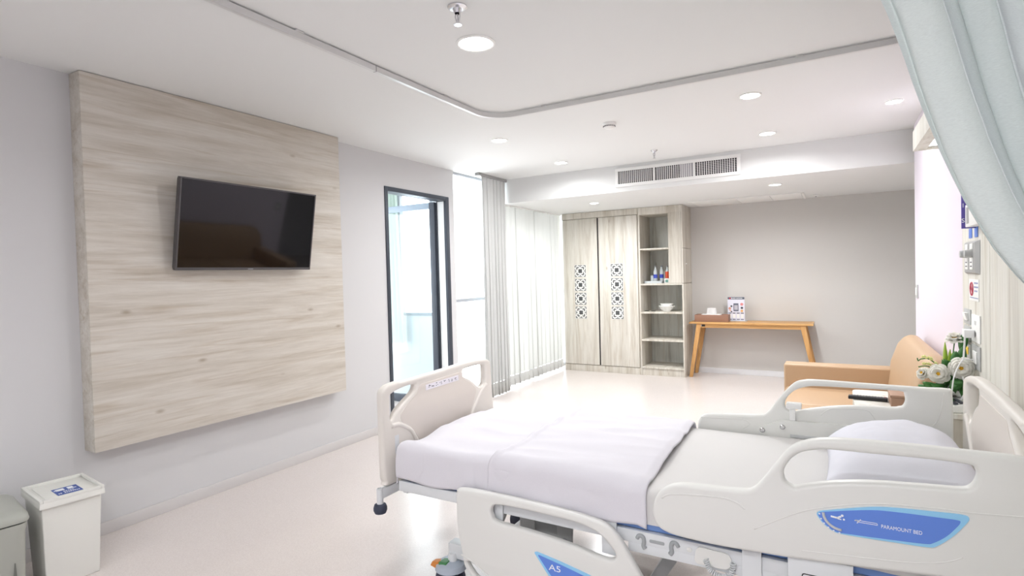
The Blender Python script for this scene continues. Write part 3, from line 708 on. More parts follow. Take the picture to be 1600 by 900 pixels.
for k in range(4):
    x = px0 + .01 + k * .053
    b = MB(); b.box(x, x + .04, pyy - .0012, pyy, pz0 + .093, pz0 + .105); b.box(x, x + .04, pyy - .0012, pyy, pz0 + .006, pz0 + .016); b.mi = 1; b.box(x + .002, x + .038, pyy - .0012, pyy, pz0 + .03, pz0 + .085)
    b.build('menu_item', [M_ink, M_white], ps, smooth=False)

# ================================================================== SOFA
sf = thing('sofa', 'tan leather sofa with one arm and rounded back against the lavender wall behind the bed', 'sofa', (.1, 4.8, 0))
SY0_, SY1_ = 4.02, 5.62
MB().box(-.36, .58, SY0_ + .02, SY1_ - .02, .08, .30, .015).build('base', M_leatherb, sf)
for a, c in ((SY0_ + .02, 4.715), (4.725, SY1_ - .185)):
    MB().box(-.38, .40, a, c, .30, .455, .035, 4).build('seat_cushion', M_leather, sf)
for a, c in ((SY1_ - .18, SY1_),):
    MB().box(-.395, .45, a, c, .07, .645, .02, 4).build('arm', M_leather, sf)
prof = [(.36, .44), (.395, .72), (.44, .86), (.48, .915), (.53, .935), (.575, .92), (.60, .86), (.605, .44)]
b = MB(); N = 26
rows = []
for i in range(N + 1):
    y = SY0_ + .10 + (SY1_ - .15 - SY0_) * i / N
    e = min(i, N - i) / N * (SY1_ - .15 - SY0_)
    k = 1 if e > .16 else math.sqrt(max(0, 1 - (1 - e / .16) ** 2))
    rows.append([b.bm.verts.new((x, y, .44 + (zz - .44) * (.80 + .20 * k))) for x, zz in prof])
for r0, r1 in zip(rows, rows[1:]):
    for j in range(len(prof)): b.bm.faces.new((r0[j], r0[(j + 1) % len(prof)], r1[(j + 1) % len(prof)], r1[j]))
b.bm.faces.new(rows[0]); b.bm.faces.new(rows[-1][::-1])
o = b.build('backrest', M_leather, sf, ang=70)
md = o.modifiers.new('soft', 'BEVEL'); md.width = .02; md.segments = 3
MB().box(.58, .608, SY0_ + .1, SY1_ - .1, .08, .5, .005).build('back_frame', M_leatherb, sf)
for x in (-.30, .50):
    for y in (SY0_ + .08, SY1_ - .08): MB().cyl((x, y, 0), (x, y, .08), .02, .026, 14).build('foot', M_black, sf)

# ================================================================== BED-HEAD WALL
hp = thing('head_wall_panelling', 'white wood laminate panelling on the wall behind the bed head', 'wall panel', (XR - .01, 2.9, 0))
PX = XR - .006
for a, c in ((3.296, PY), (2.40, 3.290), (1.30, 2.394)):
    MB().box(PX, XR - .0008, a, c, 0.0, 2.128, .002).build('panel', M_woodw, hp)
cn = thing('bed_head_canopy', 'cream canopy box with recessed lamp above the bed head', 'lamp', (.5, 2.9, 2.13))
CX = .396
MB().box(CX, CX + .022, 1.3, PY, 2.129, 2.242, .002).build('front_board', M_woodw, cn)
MB().box(CX + .022, XR - .001, 1.3, PY, 2.220, 2.242, .002).build('top_board', M_woodw, cn)
MB().box(CX + .022, XR - .001, PY - .03, PY, 2.1295, 2.22, .002).build('end_board', M_woodw, cn)
MB().box(CX + .022, XR - .001, 1.3, 1.33, 2.1295, 2.22, .002).build('end_board', M_woodw, cn)
MB().box(CX + .022, CX + .06, 1.33, PY - .03, 2.131, 2.150, .002).build('inner_lip', M_woodw, cn)
MB().box(XR - .05, XR - .001, 1.33, PY - .03, 2.131, 2.150, .002).build('inner_lip', M_woodw, cn)
MB().box(CX + .062, XR - .052, 3.0, PY - .062, 2.140, 2.19, .004).build('lamp_cover', M_tube, cn)
MB().box(CX + .055, XR - .045, PY - .060, PY - .03, 2.14, 2.18, .003).build('lamp_end_cap', M_steelg, cn)

def wallbox(name, m, parent, y0, y1, z0, z1, dep, bev=.003, base=None, x=None):
    x1 = (PX if base is None else base) - .0004
    return MB().box(x1 - dep, x1, y0, y1, z0, z1, bev).build(name, m, parent)
gb = thing('glove_box_holder', 'white double wall dispenser box on the bed-head panel under the curtain edge', 'dispenser', (PX - .02, 3.32, 1.665))
for z0, z1 in ((1.665, 1.775), (1.785, 1.90)):
    bb = wallbox('box_body', M_white, gb, 3.10, 3.545, z0, z1, .046, .004)
    MB().box(PX - .0475, PX - .0462, 3.46, 3.51, z0 + .015, z1 - .015).build('front_slot', M_plated, gb)
MB().cyl((PX - .0475, 3.18, 1.678), (PX - .046, 3.18, 1.678), .007, n=12).build('screw', M_plated, gb)
pg = thing('room_sign', 'narrow purple flag sign with white characters beside the dispenser box', 'sign', (PX - .04, 3.555, 1.66))
MB().box(PX - .060, PX - .0005, 3.552, 3.557, 1.66, 1.93, .001).build('flag_plate', M_purple, pg)
for k, ch in enumerate(('S', 'I', 'I')):
    text('character', ch, .03, (lambda zz: lambda u, v, w_: (PX - .053 + u, 3.5516 - w_, zz + v))(1.69 + k * .075), M_print, pg, align='CENTER')
for y, l in ((3.69, 'small blue label on the bed-head panel, nearer the purple sign'), (3.555, 'small blue label on the bed-head panel, farther from the purple sign')):
    o = wallbox('blue_tag', M_blue, None, y - .035, y + .035, 1.615, 1.665, .003, .001); tag(o, l, 'label', 'two blue labels')
go = thing('gas_outlet_plate', 'grey medical gas outlet plate with two outlets on the bed-head panel', 'gas outlet', (PX - .02, 3.63, 1.43))
MB().hexa([(PX - .001, 3.475, 1.43), (PX - .001, 3.79, 1.43), (PX - .016, 3.765, 1.44), (PX - .016, 3.51, 1.44)], [(PX - .001, 3.475, 1.60), (PX - .001, 3.79, 1.60), (PX - .016, 3.765, 1.59), (PX - .016, 3.51, 1.59)], .003).build('cover_plate', M_plated, go)
for y in (3.70, 3.585):
    MB().box(PX - .0185, PX - .0155, y - .034, y + .034, 1.455, 1.515, .001).build('outlet_label', M_white, go)
    MB().box(PX - .0185, PX - .0155, y - .034, y + .034, 1.556, 1.585, .001).build('outlet_label', M_white, go)
    MB().cyl((PX - .015, y, 1.535), (PX - .045, y, 1.535), .022, .018, 18).build('outlet_socket', M_plate, go)
    b = MB()
    for k in range(2): b.box(PX - .0192, PX - .0186, y - .02, y + .02, 1.468 + k * .02, 1.474 + k * .02)
    b.build('print', M_ink, go, smooth=False)
ns = thing('no_smoking_sign', 'white no smoking sign with red ring on the bed-head panel', 'sign', (PX, 3.6, 1.29))
wallbox('sign_plate', M_white, ns, 3.505, 3.725, 1.295, 1.405, .003, .001)
rc = Vector((PX - .0042, 3.655, 1.355))
b = MB(); b.tube([rc + Vector((0, .032 * math.cos(a), .032 * math.sin(a))) for a in [2 * PI * k / 24 for k in range(25)]], .0042, 6); b.tube([rc + Vector((0, .022, .022)), rc + Vector((0, -.022, -.022))], .0036, 6)
b.build('red_ring', M_red, ns)
MB().box(PX - .0046, PX - .0034, 3.633, 3.677, 1.348, 1.357).build('cigarette', M_ink, ns, smooth=False)
b = MB()
for k, (a, c) in enumerate(((3.52, 3.60), (3.515, 3.605), (3.53, 3.595))): b.box(PX - .0042, PX - .0034, a, c, 1.382 - k * .020, 1.390 - k * .020)
b.box(PX - .0042, PX - .0034, 3.515, 3.70, 1.308, 1.313); b.build('sign_text', mat('pale_blue_ink', rgb(150, 156, 190), .6), ns, smooth=False)
def socket(label, y0, y1, z0, z1, m, kind, dep=.006):
    o = thing('wall_plate', label, 'socket', (PX, (y0 + y1) / 2, z0), group='electrical plates by the bed head')
    wallbox('plate', m, o, y0, y1, z0, z1, dep)
    q = .28; ya, yb, za, zb = y0 + (y1 - y0) * q, y1 - (y1 - y0) * q, z0 + (z1 - z0) * .25, z1 - (z1 - z0) * .25
    if kind == 'rocker':
        MB().hexa([(PX - dep, ya, za), (PX - dep, yb, za), (PX - dep - .006, yb, za), (PX - dep - .006, ya, za)], [(PX - dep, ya, zb), (PX - dep, yb, zb), (PX - dep - .016, yb, zb), (PX - dep - .016, ya, zb)], .001).build('rocker', M_white, o)
    elif kind == 'outlet':
        b = MB(); ym = (ya + yb) / 2
        for z in ((za + zb) / 2 + .028, (za + zb) / 2 - .028):
            for s in (-1, 1): b.box(PX - dep - .0012, PX - dep, ym + s * .012 - .003, ym + s * .012 + .003, z - .01, z + .01)
        b.build('outlet_slots', M_plated, o, smooth=False)
    elif kind == 'tag':
        MB().box(PX - dep - .003, PX - dep, ya, yb, za, zb, .001).build('coloured_insert', M_yellow, o)
    elif kind == 'data':
        MB().box(PX - dep - .006, PX - dep, ya, yb, za, zb, .002).build('socket_insert', M_white, o)
    return o
socket('grey light switch plate, uppermost on the bed-head panel under the no smoking sign', 3.69, 3.85, 1.165, 1.245, M_plate, 'rocker')
socket('grey switch plate just below the uppermost switch on the bed-head panel', 3.69, 3.85, 1.075, 1.155, M_plate, 'rocker')
socket('white double outlet plate with a plug, right of the switches', 3.475, 3.66, 1.09, 1.228, M_white, 'outlet')
socket('grey plate with a yellow insert below the switches, behind the flowers', 3.69, 3.85, .985, 1.065, M_plate, 'tag')
socket('grey data socket plate below the white double outlet', 3.475, 3.66, .955, 1.075, M_plate, 'data')
pl = thing('phone_plug', 'white plug with cable hanging from the double outlet down to the telephone', 'plug', (PX - .03, 3.57, 1.1))
MB().box(PX - .052, PX - .0108, 3.555, 3.615, 1.112, 1.152, .005).build('plug_body', M_cable, pl)
cab = catmull([(PX - .045, 3.585, 1.112), (PX - .05, 3.58, 1.03), (PX - .06, 3.56, .93), (PX - .05, 3.53, .86), (PX - .07, 3.545, .80), (PX - .085, 3.57, .772)], 6, False)
MB().tube(cab, .0042, 8).build('cable', M_cable, pl)
cb2 = thing('phone_line', 'thin white cord running from the data socket across the flowers to the telephone', 'cord', (PX - .03, 3.55, .8))
MB().tube(catmull([(PX - .016, 3.57, 1.0), (PX - .06, 3.55, 1.0), (PX - .10, 3.50, .93), (PX - .115, 3.47, .86), (PX - .12, 3.47, .80)], 6, False), .003, 8).build('cable', M_cable, cb2)
sw = thing('lavender_wall_switch', 'small white switch plate near the far end of the lavender wall', 'switch', (XR, 5.89, 1.22))
MB().box(XR - .010, XR - .0005, 5.84, 5.94, 1.20, 1.315, .003).build('plate', M_plate, sw)
MB().box(XR - .015, XR - .010, 5.865, 5.915, 1.225, 1.29, .002).build('rocker', M_white, sw)

# ---- bedside cabinet and what stands on it
NX0, NX1, NY0, NY1, NZ = .085, PX - .003, 3.43, 3.905, .75
nc = thing('bedside_cabinet', 'pale wood bedside cabinet with rounded front corner between bed and sofa', 'cabinet', (.34, 3.67, 0))
MB().box(NX0 + .02, NX1, NY0 + .01, NY1 - .01, .06, NZ - .025, .003).build('body', M_woodv, nc)
MB().box(NX0 + .05, NX1, NY0 + .03, NY1 - .03, 0, .06).build('plinth', M_woodv, nc)
top = round_poly([(NX0, NY0), (NX1, NY0), (NX1, NY1), (NX0, NY1)], .05, 6)
plate('top', M_woodw, [top], lambda u, v, w_: (u, v, NZ - .025 + w_), .025, .002, nc)
for z0, z1 in ((.08, .40), (.41, .565), (.575, .715)):
    dw = MB().box(NX0 + .002, NX0 + .02, NY0 + .015, NY1 - .015, z0, z1, .003).build('drawer_front', M_woodv, nc)
    MB().box(NX0 - .016, NX0 + .002, 3.60, 3.74, z1 - .05, z1 - .04, .003).build('handle', M_chrome, dw)
rm = thing('remote_control', 'black remote control lying at the edge of the bedside cabinet', 'remote control', (.15, 3.62, NZ))
RM = Matrix.Translation((.152, 3.615, NZ + .001)) @ Matrix.Rotation(math.radians(-4), 4, 'Z')
link_mesh('body', MB().box(-.092, .092, -.022, .022, 0, .018, .005, 3).mesh(RM), M_black, rm)
b = MB()
for i in range(11):
    for j in range(3): b.box(-.08 + i * .014, -.072 + i * .014, -.014 + j * .011, -.007 + j * .011, .0178, .0196)
link_mesh('buttons', b.mesh(RM), mat('grey_button', rgb(96, 96, 100), .5), rm, smooth=False)
link_mesh('power_button', MB().cyl((.08, .010, .0178), (.08, .010, .0198), .0045, n=12).mesh(RM), M_red, rm)
bx = thing('brown_box', 'small brown leatherette box beside the remote control on the bedside cabinet', 'box', (.30, 3.55, NZ))
MB().box(.247, .335, 3.46, 3.66, NZ + .0005, NZ + .052, .004).build('box_body', M_leatherb, bx)
MB().box(.243, .339, 3.456, 3.664, NZ + .052, NZ + .066, .004).build('lid', M_leatherb, bx)
ph = thing('telephone', 'white desk telephone with dark keys beside the flower pot', 'telephone', (.50, 3.52, NZ))
PM = Matrix.Translation((.492, 3.535, NZ + .001)) @ Matrix.Rotation(math.radians(12), 4, 'Z')
link_mesh('base', MB().hexa([(-.085, -.09, 0), (.085, -.09, 0), (.085, .09, 0), (-.085, .09, 0)], [(-.08, -.085, .022), (.08, -.085, .05), (.08, .085, .05), (-.08, .085, .022)], .006, 3).mesh(PM), M_plast, ph)
b = MB()
for i in range(4):
    for j in range(3): b.box(-.055 + i * .026, -.037 + i * .026, -.075 + j * .028, -.055 + j * .028, .031 + i * .0045, .0385 + i * .0045)
link_mesh('keys', b.mesh(PM), mat('dark_key', rgb(70, 72, 80), .5), ph, smooth=False)
link_mesh('handset', MB().tube([(-.08, .055, .045), (-.05, .055, .062), (.05, .055, .078), (.085, .055, .065)], [.02, .017, .017, .021], 12).mesh(PM), M_plast, ph)
cl = thing('nurse_call_button', 'white nurse call handset with red button on the corner of the bedside cabinet', 'call button', (.57, 3.47, NZ))
MB().hexa([(.555, 3.435, NZ + .001), (.590, 3.435, NZ + .001), (.590, 3.475, NZ + .001), (.555, 3.475, NZ + .001)], [(.560, 3.44, NZ + .034), (.585, 3.44, NZ + .034), (.585, 3.47, NZ + .034), (.560, 3.47, NZ + .034)], .004, 3).build('handset', M_white, cl)
MB().lathe([(.009, 0), (.008, .005), (.00001, .007)], (.5725, 3.455, NZ + .034), 14).build('red_button', mat('bright_red', rgb(214, 48, 66), .4), cl)
# ---- flowers
fl = thing('flower_arrangement', 'white artificial roses with green leaves in a dark pot on the bedside cabinet', 'flowers', (.50, 3.70, NZ))
MB().lathe([(.045, NZ + .001), (.055, NZ + .01), (.062, NZ + .08), (.058, NZ + .085), (.05, NZ + .07), (.00001, NZ + .07)], (.50, 3.72, 0), 24).build('pot', M_pot, fl)
def rose(cx, cy, cz, r, facing):
    n = Vector(facing).normalized(); u = n.orthogonal().normalized(); w_ = n.cross(u); c = Vector((cx, cy, cz))
    par = None
    b = MB()
    for ring, (cnt, rad, lift, curl) in enumerate(((7, 1.0, -.15, .15), (6, .78, .05, .30), (5, .55, .2, .45))):
        for k in range(cnt):
            a = 2 * PI * (k + .5 * ring) / cnt; d = math.cos(a) * u + math.sin(a) * w_; t_ = -math.sin(a) * u + math.cos(a) * w_
            wd_ = rad * r * 5.6 / cnt
            def f(s, t, d=d, t_=t_, rad=rad, lift=lift, curl=curl, wd_=wd_):
                q = (s - .5) * 2; rr = r * rad * (.15 + .85 * t) * (1 - .10 * q * q)
                hgt = r * (lift + curl * math.sin(t * PI * .62) - .12 * (t > .85) + .14 * q * q * t)
                return c + d * rr + t_ * (q * wd_ * .55 * math.sqrt(max(.04, 1 - (1.25 * t - .6) ** 2))) + n * hgt
            b.grid(f, 4, 5)
    o = b.build('rose', M_petal, fl, ang=180); o.modifiers.new('t', 'SOLIDIFY').thickness = .0012
    s = MB()
    for k in range(22):
        a = k * 2.4; rr = r * .26 * math.sqrt(k / 22)
        p = c + (math.cos(a) * u + math.sin(a) * w_) * rr + n * r * .30
        s.lathe([(.0035, -.003), (.0045, .003), (.00001, .007)], p, 6)
    s.build('stamens', M_stamen, o, ang=180)
rose(.465, 3.60, .918, .052, (-.35, -1, .15))
rose(.555, 3.58, .955, .058, (-.25, -1, .1))
rose(.405, 3.66, .905, .036, (-.7, -.7, .5))
rose(.545, 3.70, 1.088, .046, (-.1, -.25, 1))
rose(.585, 3.72, 1.080, .034, (.1, -.5, 1))
def leaf(base, tip, wd_, m=M_leaf, bend=.02):
    b0, t0 = Vector(base), Vector(tip); ax = t0 - b0; sd_ = ax.cross(Vector((-.3, -1, .2))).normalized(); nn = sd_.cross(ax).normalized()
    def f(s, t):
        q = (s - .5) * 2; wv_ = wd_ * math.sin(PI * min(1, t * .94 + .04)) ** .8
        return b0 + ax * t + sd_ * (q * wv_ * .5) + nn * (bend * math.sin(PI * t) - .25 * wd_ * abs(q))
    MB().grid(f, 4, 8).build('leaf', m, fl, ang=180, solid=.0008)
rnd = random.Random(3)
for bs, tp_, wd_ in (((.50, 3.70, .83), (.52, 3.60, .99), .06), ((.52, 3.70, .82), (.585, 3.62, .90), .055), ((.50, 3.68, .82), (.44, 3.58, .86), .05), ((.48, 3.66, .82), (.40, 3.60, .865), .045), ((.53, 3.66, .83), (.52, 3.55, .86), .06), ((.54, 3.68, .84), (.59, 3.58, .86), .05), ((.56, 3.70, .90), (.575, 3.66, 1.06), .05), ((.57, 3.70, 1.02), (.592, 3.68, 1.14), .04), ((.53, 3.68, .93), (.485, 3.60, .985), .055), ((.50, 3.64, .81), (.47, 3.53, .835), .06), ((.55, 3.65, .82), (.575, 3.54, .84), .055), ((.49, 3.66, .80), (.50, 3.52, .80), .06), ((.52, 3.64, .84), (.545, 3.555, .885), .06), ((.46, 3.68, .80), (.385, 3.66, .84), .045), ((.55, 3.68, .95), (.535, 3.62, 1.03), .045)):
    leaf(bs, tp_, wd_)
for bs, tp_ in (((.505, 3.68, .86), (.498, 3.66, 1.075), ), ((.515, 3.68, .86), (.518, 3.65, 1.04)), ((.522, 3.68, .86), (.530, 3.67, 1.02))): leaf(bs, tp_, .022, M_leafy, .006)
for pts, nb in (([(.50, 3.70, .84), (.47, 3.66, .94), (.43, 3.64, .985), (.395, 3.64, .985), (.382, 3.64, .975), (.378, 3.64, .99)], 5), ([(.50, 3.70, .84), (.46, 3.65, .92), (.42, 3.63, .95), (.38, 3.62, .945)], 4)):
    pp = catmull(pts, 5, False); st = MB().tube(pp, .003, 7).build('stem', M_leaf, fl)
    for k in range(nb * 2):
        q = Vector(pp[5 + k]) + Vector((rnd.uniform(-.006, .006), -.004, rnd.uniform(.002, .014)))
        MB().lathe([(.00001, -.007), (.006, -.003), (.006, .003), (.00001, .009)], q, 8).build('bud', M_bud, st)
for p in ((.465, 3.60, .90), (.555, 3.58, .93), (.405, 3.66, .89), (.545, 3.70, 1.08), (.585, 3.72, 1.07)):
    MB().tube(catmull([(.50, 3.72, .80), (.5 * .5 + p[0] * .5, 3.71, .87), p], 4, False), .0028, 6).build('stem', M_leaf, fl)

# ================================================================== HOSPITAL BED
bed = thing('hospital_bed', 'off-white hospital bed with moulded side rails, footboard and blue labels', 'bed', (-.7, 2.45, 0))
NY = 1.94
def near(u, v, w_): return (u, NY + w_, v)
NH_TOP = [(-0.57, 0.632), (-0.567, 0.656), (-0.553, 0.695), (-0.52, 0.728), (-0.467, 0.746), (-0.349, 0.754), (-0.269, 0.76), (-0.238, 0.771), (-0.211, 0.801), (-0.176, 0.852), (-0.131, 0.915), (-0.088, 0.943), (-0.032, 0.958), (0.055, 0.965), (0.209, 0.968), (0.323, 0.967), (0.415, 0.966), (.448, .955), (.46, .92), (.46, .80), (.455, .68), (.44, .63), (.40, .612)]
NH_BOT = [(-0.568, 0.614), (-0.555, 0.585), (-0.524, 0.568), (-0.471, 0.560), (-0.352, 0.557), (-0.226, 0.562), (-0.136, 0.566), (0.037, 0.580), (0.146, 0.590), (0.265, 0.601)]
NH_HOLE = [(-0.147, 0.832), (-0.143, 0.853), (-0.124, 0.884), (-0.095, 0.908), (-0.053, 0.922), (-0.012, 0.927), (0.086, 0.929), (0.209, 0.932), (0.312, 0.93), (0.331, 0.917), (0.332, 0.893), (0.32, 0.87), (0.295, 0.86), (0.208, 0.854), (0.085, 0.844), (-0.013, 0.827), (-0.09, 0.805), (-0.118, 0.796), (-0.14, 0.808)]
rail_nh = plate('side_rail', M_plast, [catmull(NH_TOP + NH_BOT[::-1], 5), catmull(NH_HOLE, 5)], near, .042, .013, bed)
rail_nh['label'] = 'raised near side rail at the head end with a long blue label'
# shallow raised mouldings
def moulding(pts, parent, r=.0035, y=NY, closed=False):
    p = catmull(pts, 6, closed); y = y + .0016
    if closed: p = p + p[:1]
    MB().tube([(u, y, v) for u, v in p], r, 8).build('moulded_ridge', M_plast, parent, ang=180)
LOBE = [(-0.535, 0.689), (-0.494, 0.71), (-0.35, 0.725), (-0.293, 0.719), (-0.262, 0.7)]
moulding(LOBE, rail_nh, .004)
moulding([(-0.235, 0.64), (-0.127, 0.707), (-0.053, 0.742), (0.085, 0.782), (0.237, 0.797), (0.316, 0.799), (0.44, 0.81)], rail_nh, .003)
moulding([(-.10, .60), (.03, .612), (.18, .628), (.26, .648), (.30, .67)], rail_nh, .0025)
NH_BLUE = [(-0.054, 0.731), (-0.014, 0.746), (0.085, 0.773), (0.147, 0.782), (0.237, 0.788), (0.300, 0.791), (0.314, 0.783), (0.305, 0.764), (0.277, 0.725), (0.242, 0.691), (0.220, 0.683), (0.146, 0.680), (0.051, 0.677), (-0.002, 0.678), (-0.029, 0.692), (-0.046, 0.709)]
onface = lambda u, v, w_: (u, NY - .0030 + w_, v)
plate('label_rim', M_blueL, [catmull(NH_BLUE, 4)], onface, .0035, 0, rail_nh)
NH_IN = [(-0.050, 0.730), (-0.012, 0.742), (0.085, 0.764), (0.147, 0.770), (0.237, 0.773), (0.288, 0.774), (0.294, 0.768), (0.285, 0.752), (0.262, 0.722), (0.233, 0.698), (0.215, 0.692), (0.146, 0.687), (0.051, 0.682), (-0.002, 0.681), (-0.027, 0.694), (-0.043, 0.710)]
plate('label_face', M_blue, [catmull(NH_IN, 4)], lambda u, v, w_: (u, NY - .0038 + w_, v), .0012, 0, rail_nh)
FY = NY - .0040
text('label_text', 'PARAMOUNT BED', .0150, lambda u, v, w_: (.110 + u, FY - w_, .7165 + v), M_print, rail_nh, sx=.80)
# small emblem: a lying bar with a cross mark
b = MB()
def strip(p, q, h): 
    p, q = Vector(p), Vector(q); d_ = (q - p).normalized(); n_ = Vector((-d_.y, d_.x)) * h / 2
    vs = [(p - n_), (q - n_), (q + n_), (p + n_)]
    b.hexa([(a.x, FY + .0004, a.y) for a in vs], [(a.x, FY - .0006, a.y) for a in vs])
strip((.046, .7275), (.100, .7275), .0014); strip((.054, .7225), (.101, .7225), .0014); strip((.100, .7275), (.102, .7222), .0014); strip((.046, .7275), (.056, .7225), .0022); strip((.050, .7185), (.060, .7315), .0022); strip((.044, .7255), (.050, .7275), .003)
b.build('label_emblem', M_print, rail_nh, smooth=False)
# backrest angle gauge
gc = Vector((.012, .736)); b = MB()
arc = [(gc.x - .050 * math.cos(a), gc.y - .047 * math.sin(a)) for a in [math.radians(2 + 86 * k / 14) for k in range(15)]]
b.tube([(u, FY - .0003, v) for u, v in arc], .0042, 6); b.build('angle_gauge', mat('gauge_grey', rgb(206, 208, 210), .5), rail_nh, ang=180)
b = MB()
for k in range(6):
    a = math.radians(8 + k * 15); c0 = Vector((gc.x - .0605 * math.cos(a), gc.y - .0565 * math.sin(a)))
    b.box(c0.x - .0022, c0.x + .0022, FY - .0006, FY + .0004, c0.y - .0018, c0.y + .0018)
strip((-.018, .7265), (.000, .7245), .0052); strip((-.001, .7245), (.009, .7305), .0052); strip((.000, .7225), (.010, .7215), .003)
b.lathe([(.0038, 0), (.003, .0008), (.00001, .001)], (.0125, FY + .0002, .7335), 12, M=Matrix.Rotation(PI / 2, 3, 'X'))
b.lathe([(.0030, 0), (.0026, .0008), (.00001, .001)], (.0165, FY + .0002, .7225), 12, M=Matrix.Rotation(PI / 2, 3, 'X'))
b.build('gauge_print', M_print, rail_nh, smooth=False)

NF = [(-1.429, 0.552), (-1.412, 0.572), (-1.309, 0.579), (-1.099, 0.578), (-0.918, 0.571), (-0.813, 0.562), (-0.752, 0.55), (-0.703, 0.517), (-0.656, 0.447), (-0.619, 0.39), (-.585, .33), (-.56, .27), (-.565, .22), (-.60, .18), (-.70, .155), (-.95, .145), (-1.20, .15), (-1.32, .17), (-1.373, 0.213), (-1.399, 0.252), (-1.41, 0.305), (-1.42, 0.347), (-1.43, 0.412), (-1.431, .50)]
NF_HOLE = [(-1.254, 0.507), (-1.24, 0.529), (-1.215, 0.536), (-1.124, 0.54), (-0.974, 0.537), (-0.866, 0.532), (-0.793, 0.517), (-0.743, 0.484), (-0.714, 0.448), (-0.715, 0.431), (-0.73, 0.422), (-0.765, 0.421), (-0.922, 0.445), (-1.091, 0.458), (-1.224, 0.465), (-1.248, 0.482)]
NF_SLOT = [(-1.383, .258), (-1.36, .262), (-1.31, .243), (-1.26, .212), (-1.28, .198), (-1.33, .203), (-1.365, .228)]
NFL, NFH, NFS = catmull(NF, 4), catmull(NF_HOLE, 4), catmull(NF_SLOT, 4)
rail_nf = plate('side_rail', M_plast, [NFL, NFH, NFS], near, .034, .012, bed)
rail_nf['label'] = 'lowered near side rail at the foot end with a blue A5 label'
NFB = [(-1.050, .380), (-1.038, .385), (-.926, .368), (-.809, .345), (-.735, .318), (-.705, .285), (-.725, .258), (-.80, .245), (-.90, .248), (-.955, .268), (-.990, .303)]
NFI = [(-1.036, .376), (-.926, .356), (-.815, .333), (-.752, .308), (-.728, .284), (-.742, .268), (-.805, .258), (-.895, .260), (-.945, .278), (-.978, .306)]
plate('label_rim', M_blueL, [round_poly(NFB, .02)], onface, .0035, 0, rail_nf)
plate('label_face', M_blue, [round_poly(NFI, .012)], lambda u, v, w_: (u, NY - .0038 + w_, v), .0012, 0, rail_nf)
text('label_text', 'A5', .034, lambda u, v, w_: (-.985 + u, FY - w_, .3262 + v), M_print, rail_nf, sx=1.35)
moulding([(-1.41, .285), (-1.36, .272), (-1.28, .232), (-1.16, .205), (-.95, .195)], rail_nf, .003)
# ---- far rails
FV = 2.94
def far(u, v, w_): return (u, FV + w_, v)
FH = [(-0.62, 0.675), (-0.61, 0.723), (-0.578, 0.75), (-0.503, 0.759), (-0.335, 0.772), (-0.288, 0.791), (-0.231, 0.871), (-0.174, 0.937), (-0.131, 0.956), (-0.067, 0.961), (0.135, 0.958), (0.323, 0.956), (0.405, 0.957), (.425, .94), (.428, .80), (.425, .66), (.40, .62), (.1, .60), (-.3, .59), (-.55, .60), (-.61, .63)]
FHH = [(-0.212, 0.835), (-0.203, 0.867), (-0.168, 0.905), (-0.114, 0.927), (-0.06, 0.932), (0.049, 0.934), (0.171, 0.935), (0.248, 0.934), (0.259, 0.921), (0.262, 0.893), (0.253, 0.871), (0.239, 0.865), (0.212, 0.86), (0.085, 0.855), (-0.016, 0.842), (-0.115, 0.821), (-0.176, 0.804), (-0.204, 0.817)]
rail_fh = plate('side_rail', M_plast, [catmull(FH, 5), catmull(FHH, 5)], far, .042, .013, bed)
rail_fh['label'] = 'raised far side rail at the head end, inner face with bracket and bolts'
BR = [(-.336, .60), (-.336, .700), (-.322, .718), (-.230, .762), (.0, .766), (.33, .764), (.36, .74), (.36, .60)]
plate('inner_bracket', M_plast, [round_poly(BR, .012)], lambda u, v, w_: (u, FV - .012 + w_, v), .013, .002, rail_fh)
for u, v in ((-.310, .704), (-.222, .729)):
    MB().lathe([(.012, 0), (.012, .002), (.008, .006), (.00001, .007)], (u, FV - .012, v), 18, M=Matrix.Rotation(PI / 2, 3, 'X')).build('bolt', M_chrome, rail_fh)
MB().box(-.19, .20, FV - .018, FV - .012, .684, .700, .002).build('bracket_slot', M_steelg, rail_fh)
b = MB().box(-.205, -.140, FV - .030, FV + .012, .822, .850, .006); b.box(-.192, -.166, FV - .016, FV - .004, .765, .824, .003); b.build('release_handle', M_white, rail_fh)
moulding([(-.60, .735), (-.50, .740), (-.40, .745), (-.37, .725), (-.40, .700)], rail_fh, .003, FV)
moulding([(.395, .94), (.385, .86), (.36, .80), (.31, .78)], rail_fh, .003, FV)
moulding([(-.06, .80), (-.035, .825), (.0, .836), (.11, .842), (.14, .82), (.15, .80)], rail_fh, .003, FV)
rail_ff = plate('side_rail', M_plast, [NFL, NFH, NFS], far, .042, .012, bed)
rail_ff['label'] = 'lowered far side rail at the foot end, hidden behind the mattress'
for x in (-1.25, -.75, -.25, .25):
    for y0, y1 in ((1.982, 1.992), (2.925, 2.942)):
        MB().box(x - .03, x + .03, y0, y1, .42, .55, .002).build('rail_hinge', M_steel, bed)

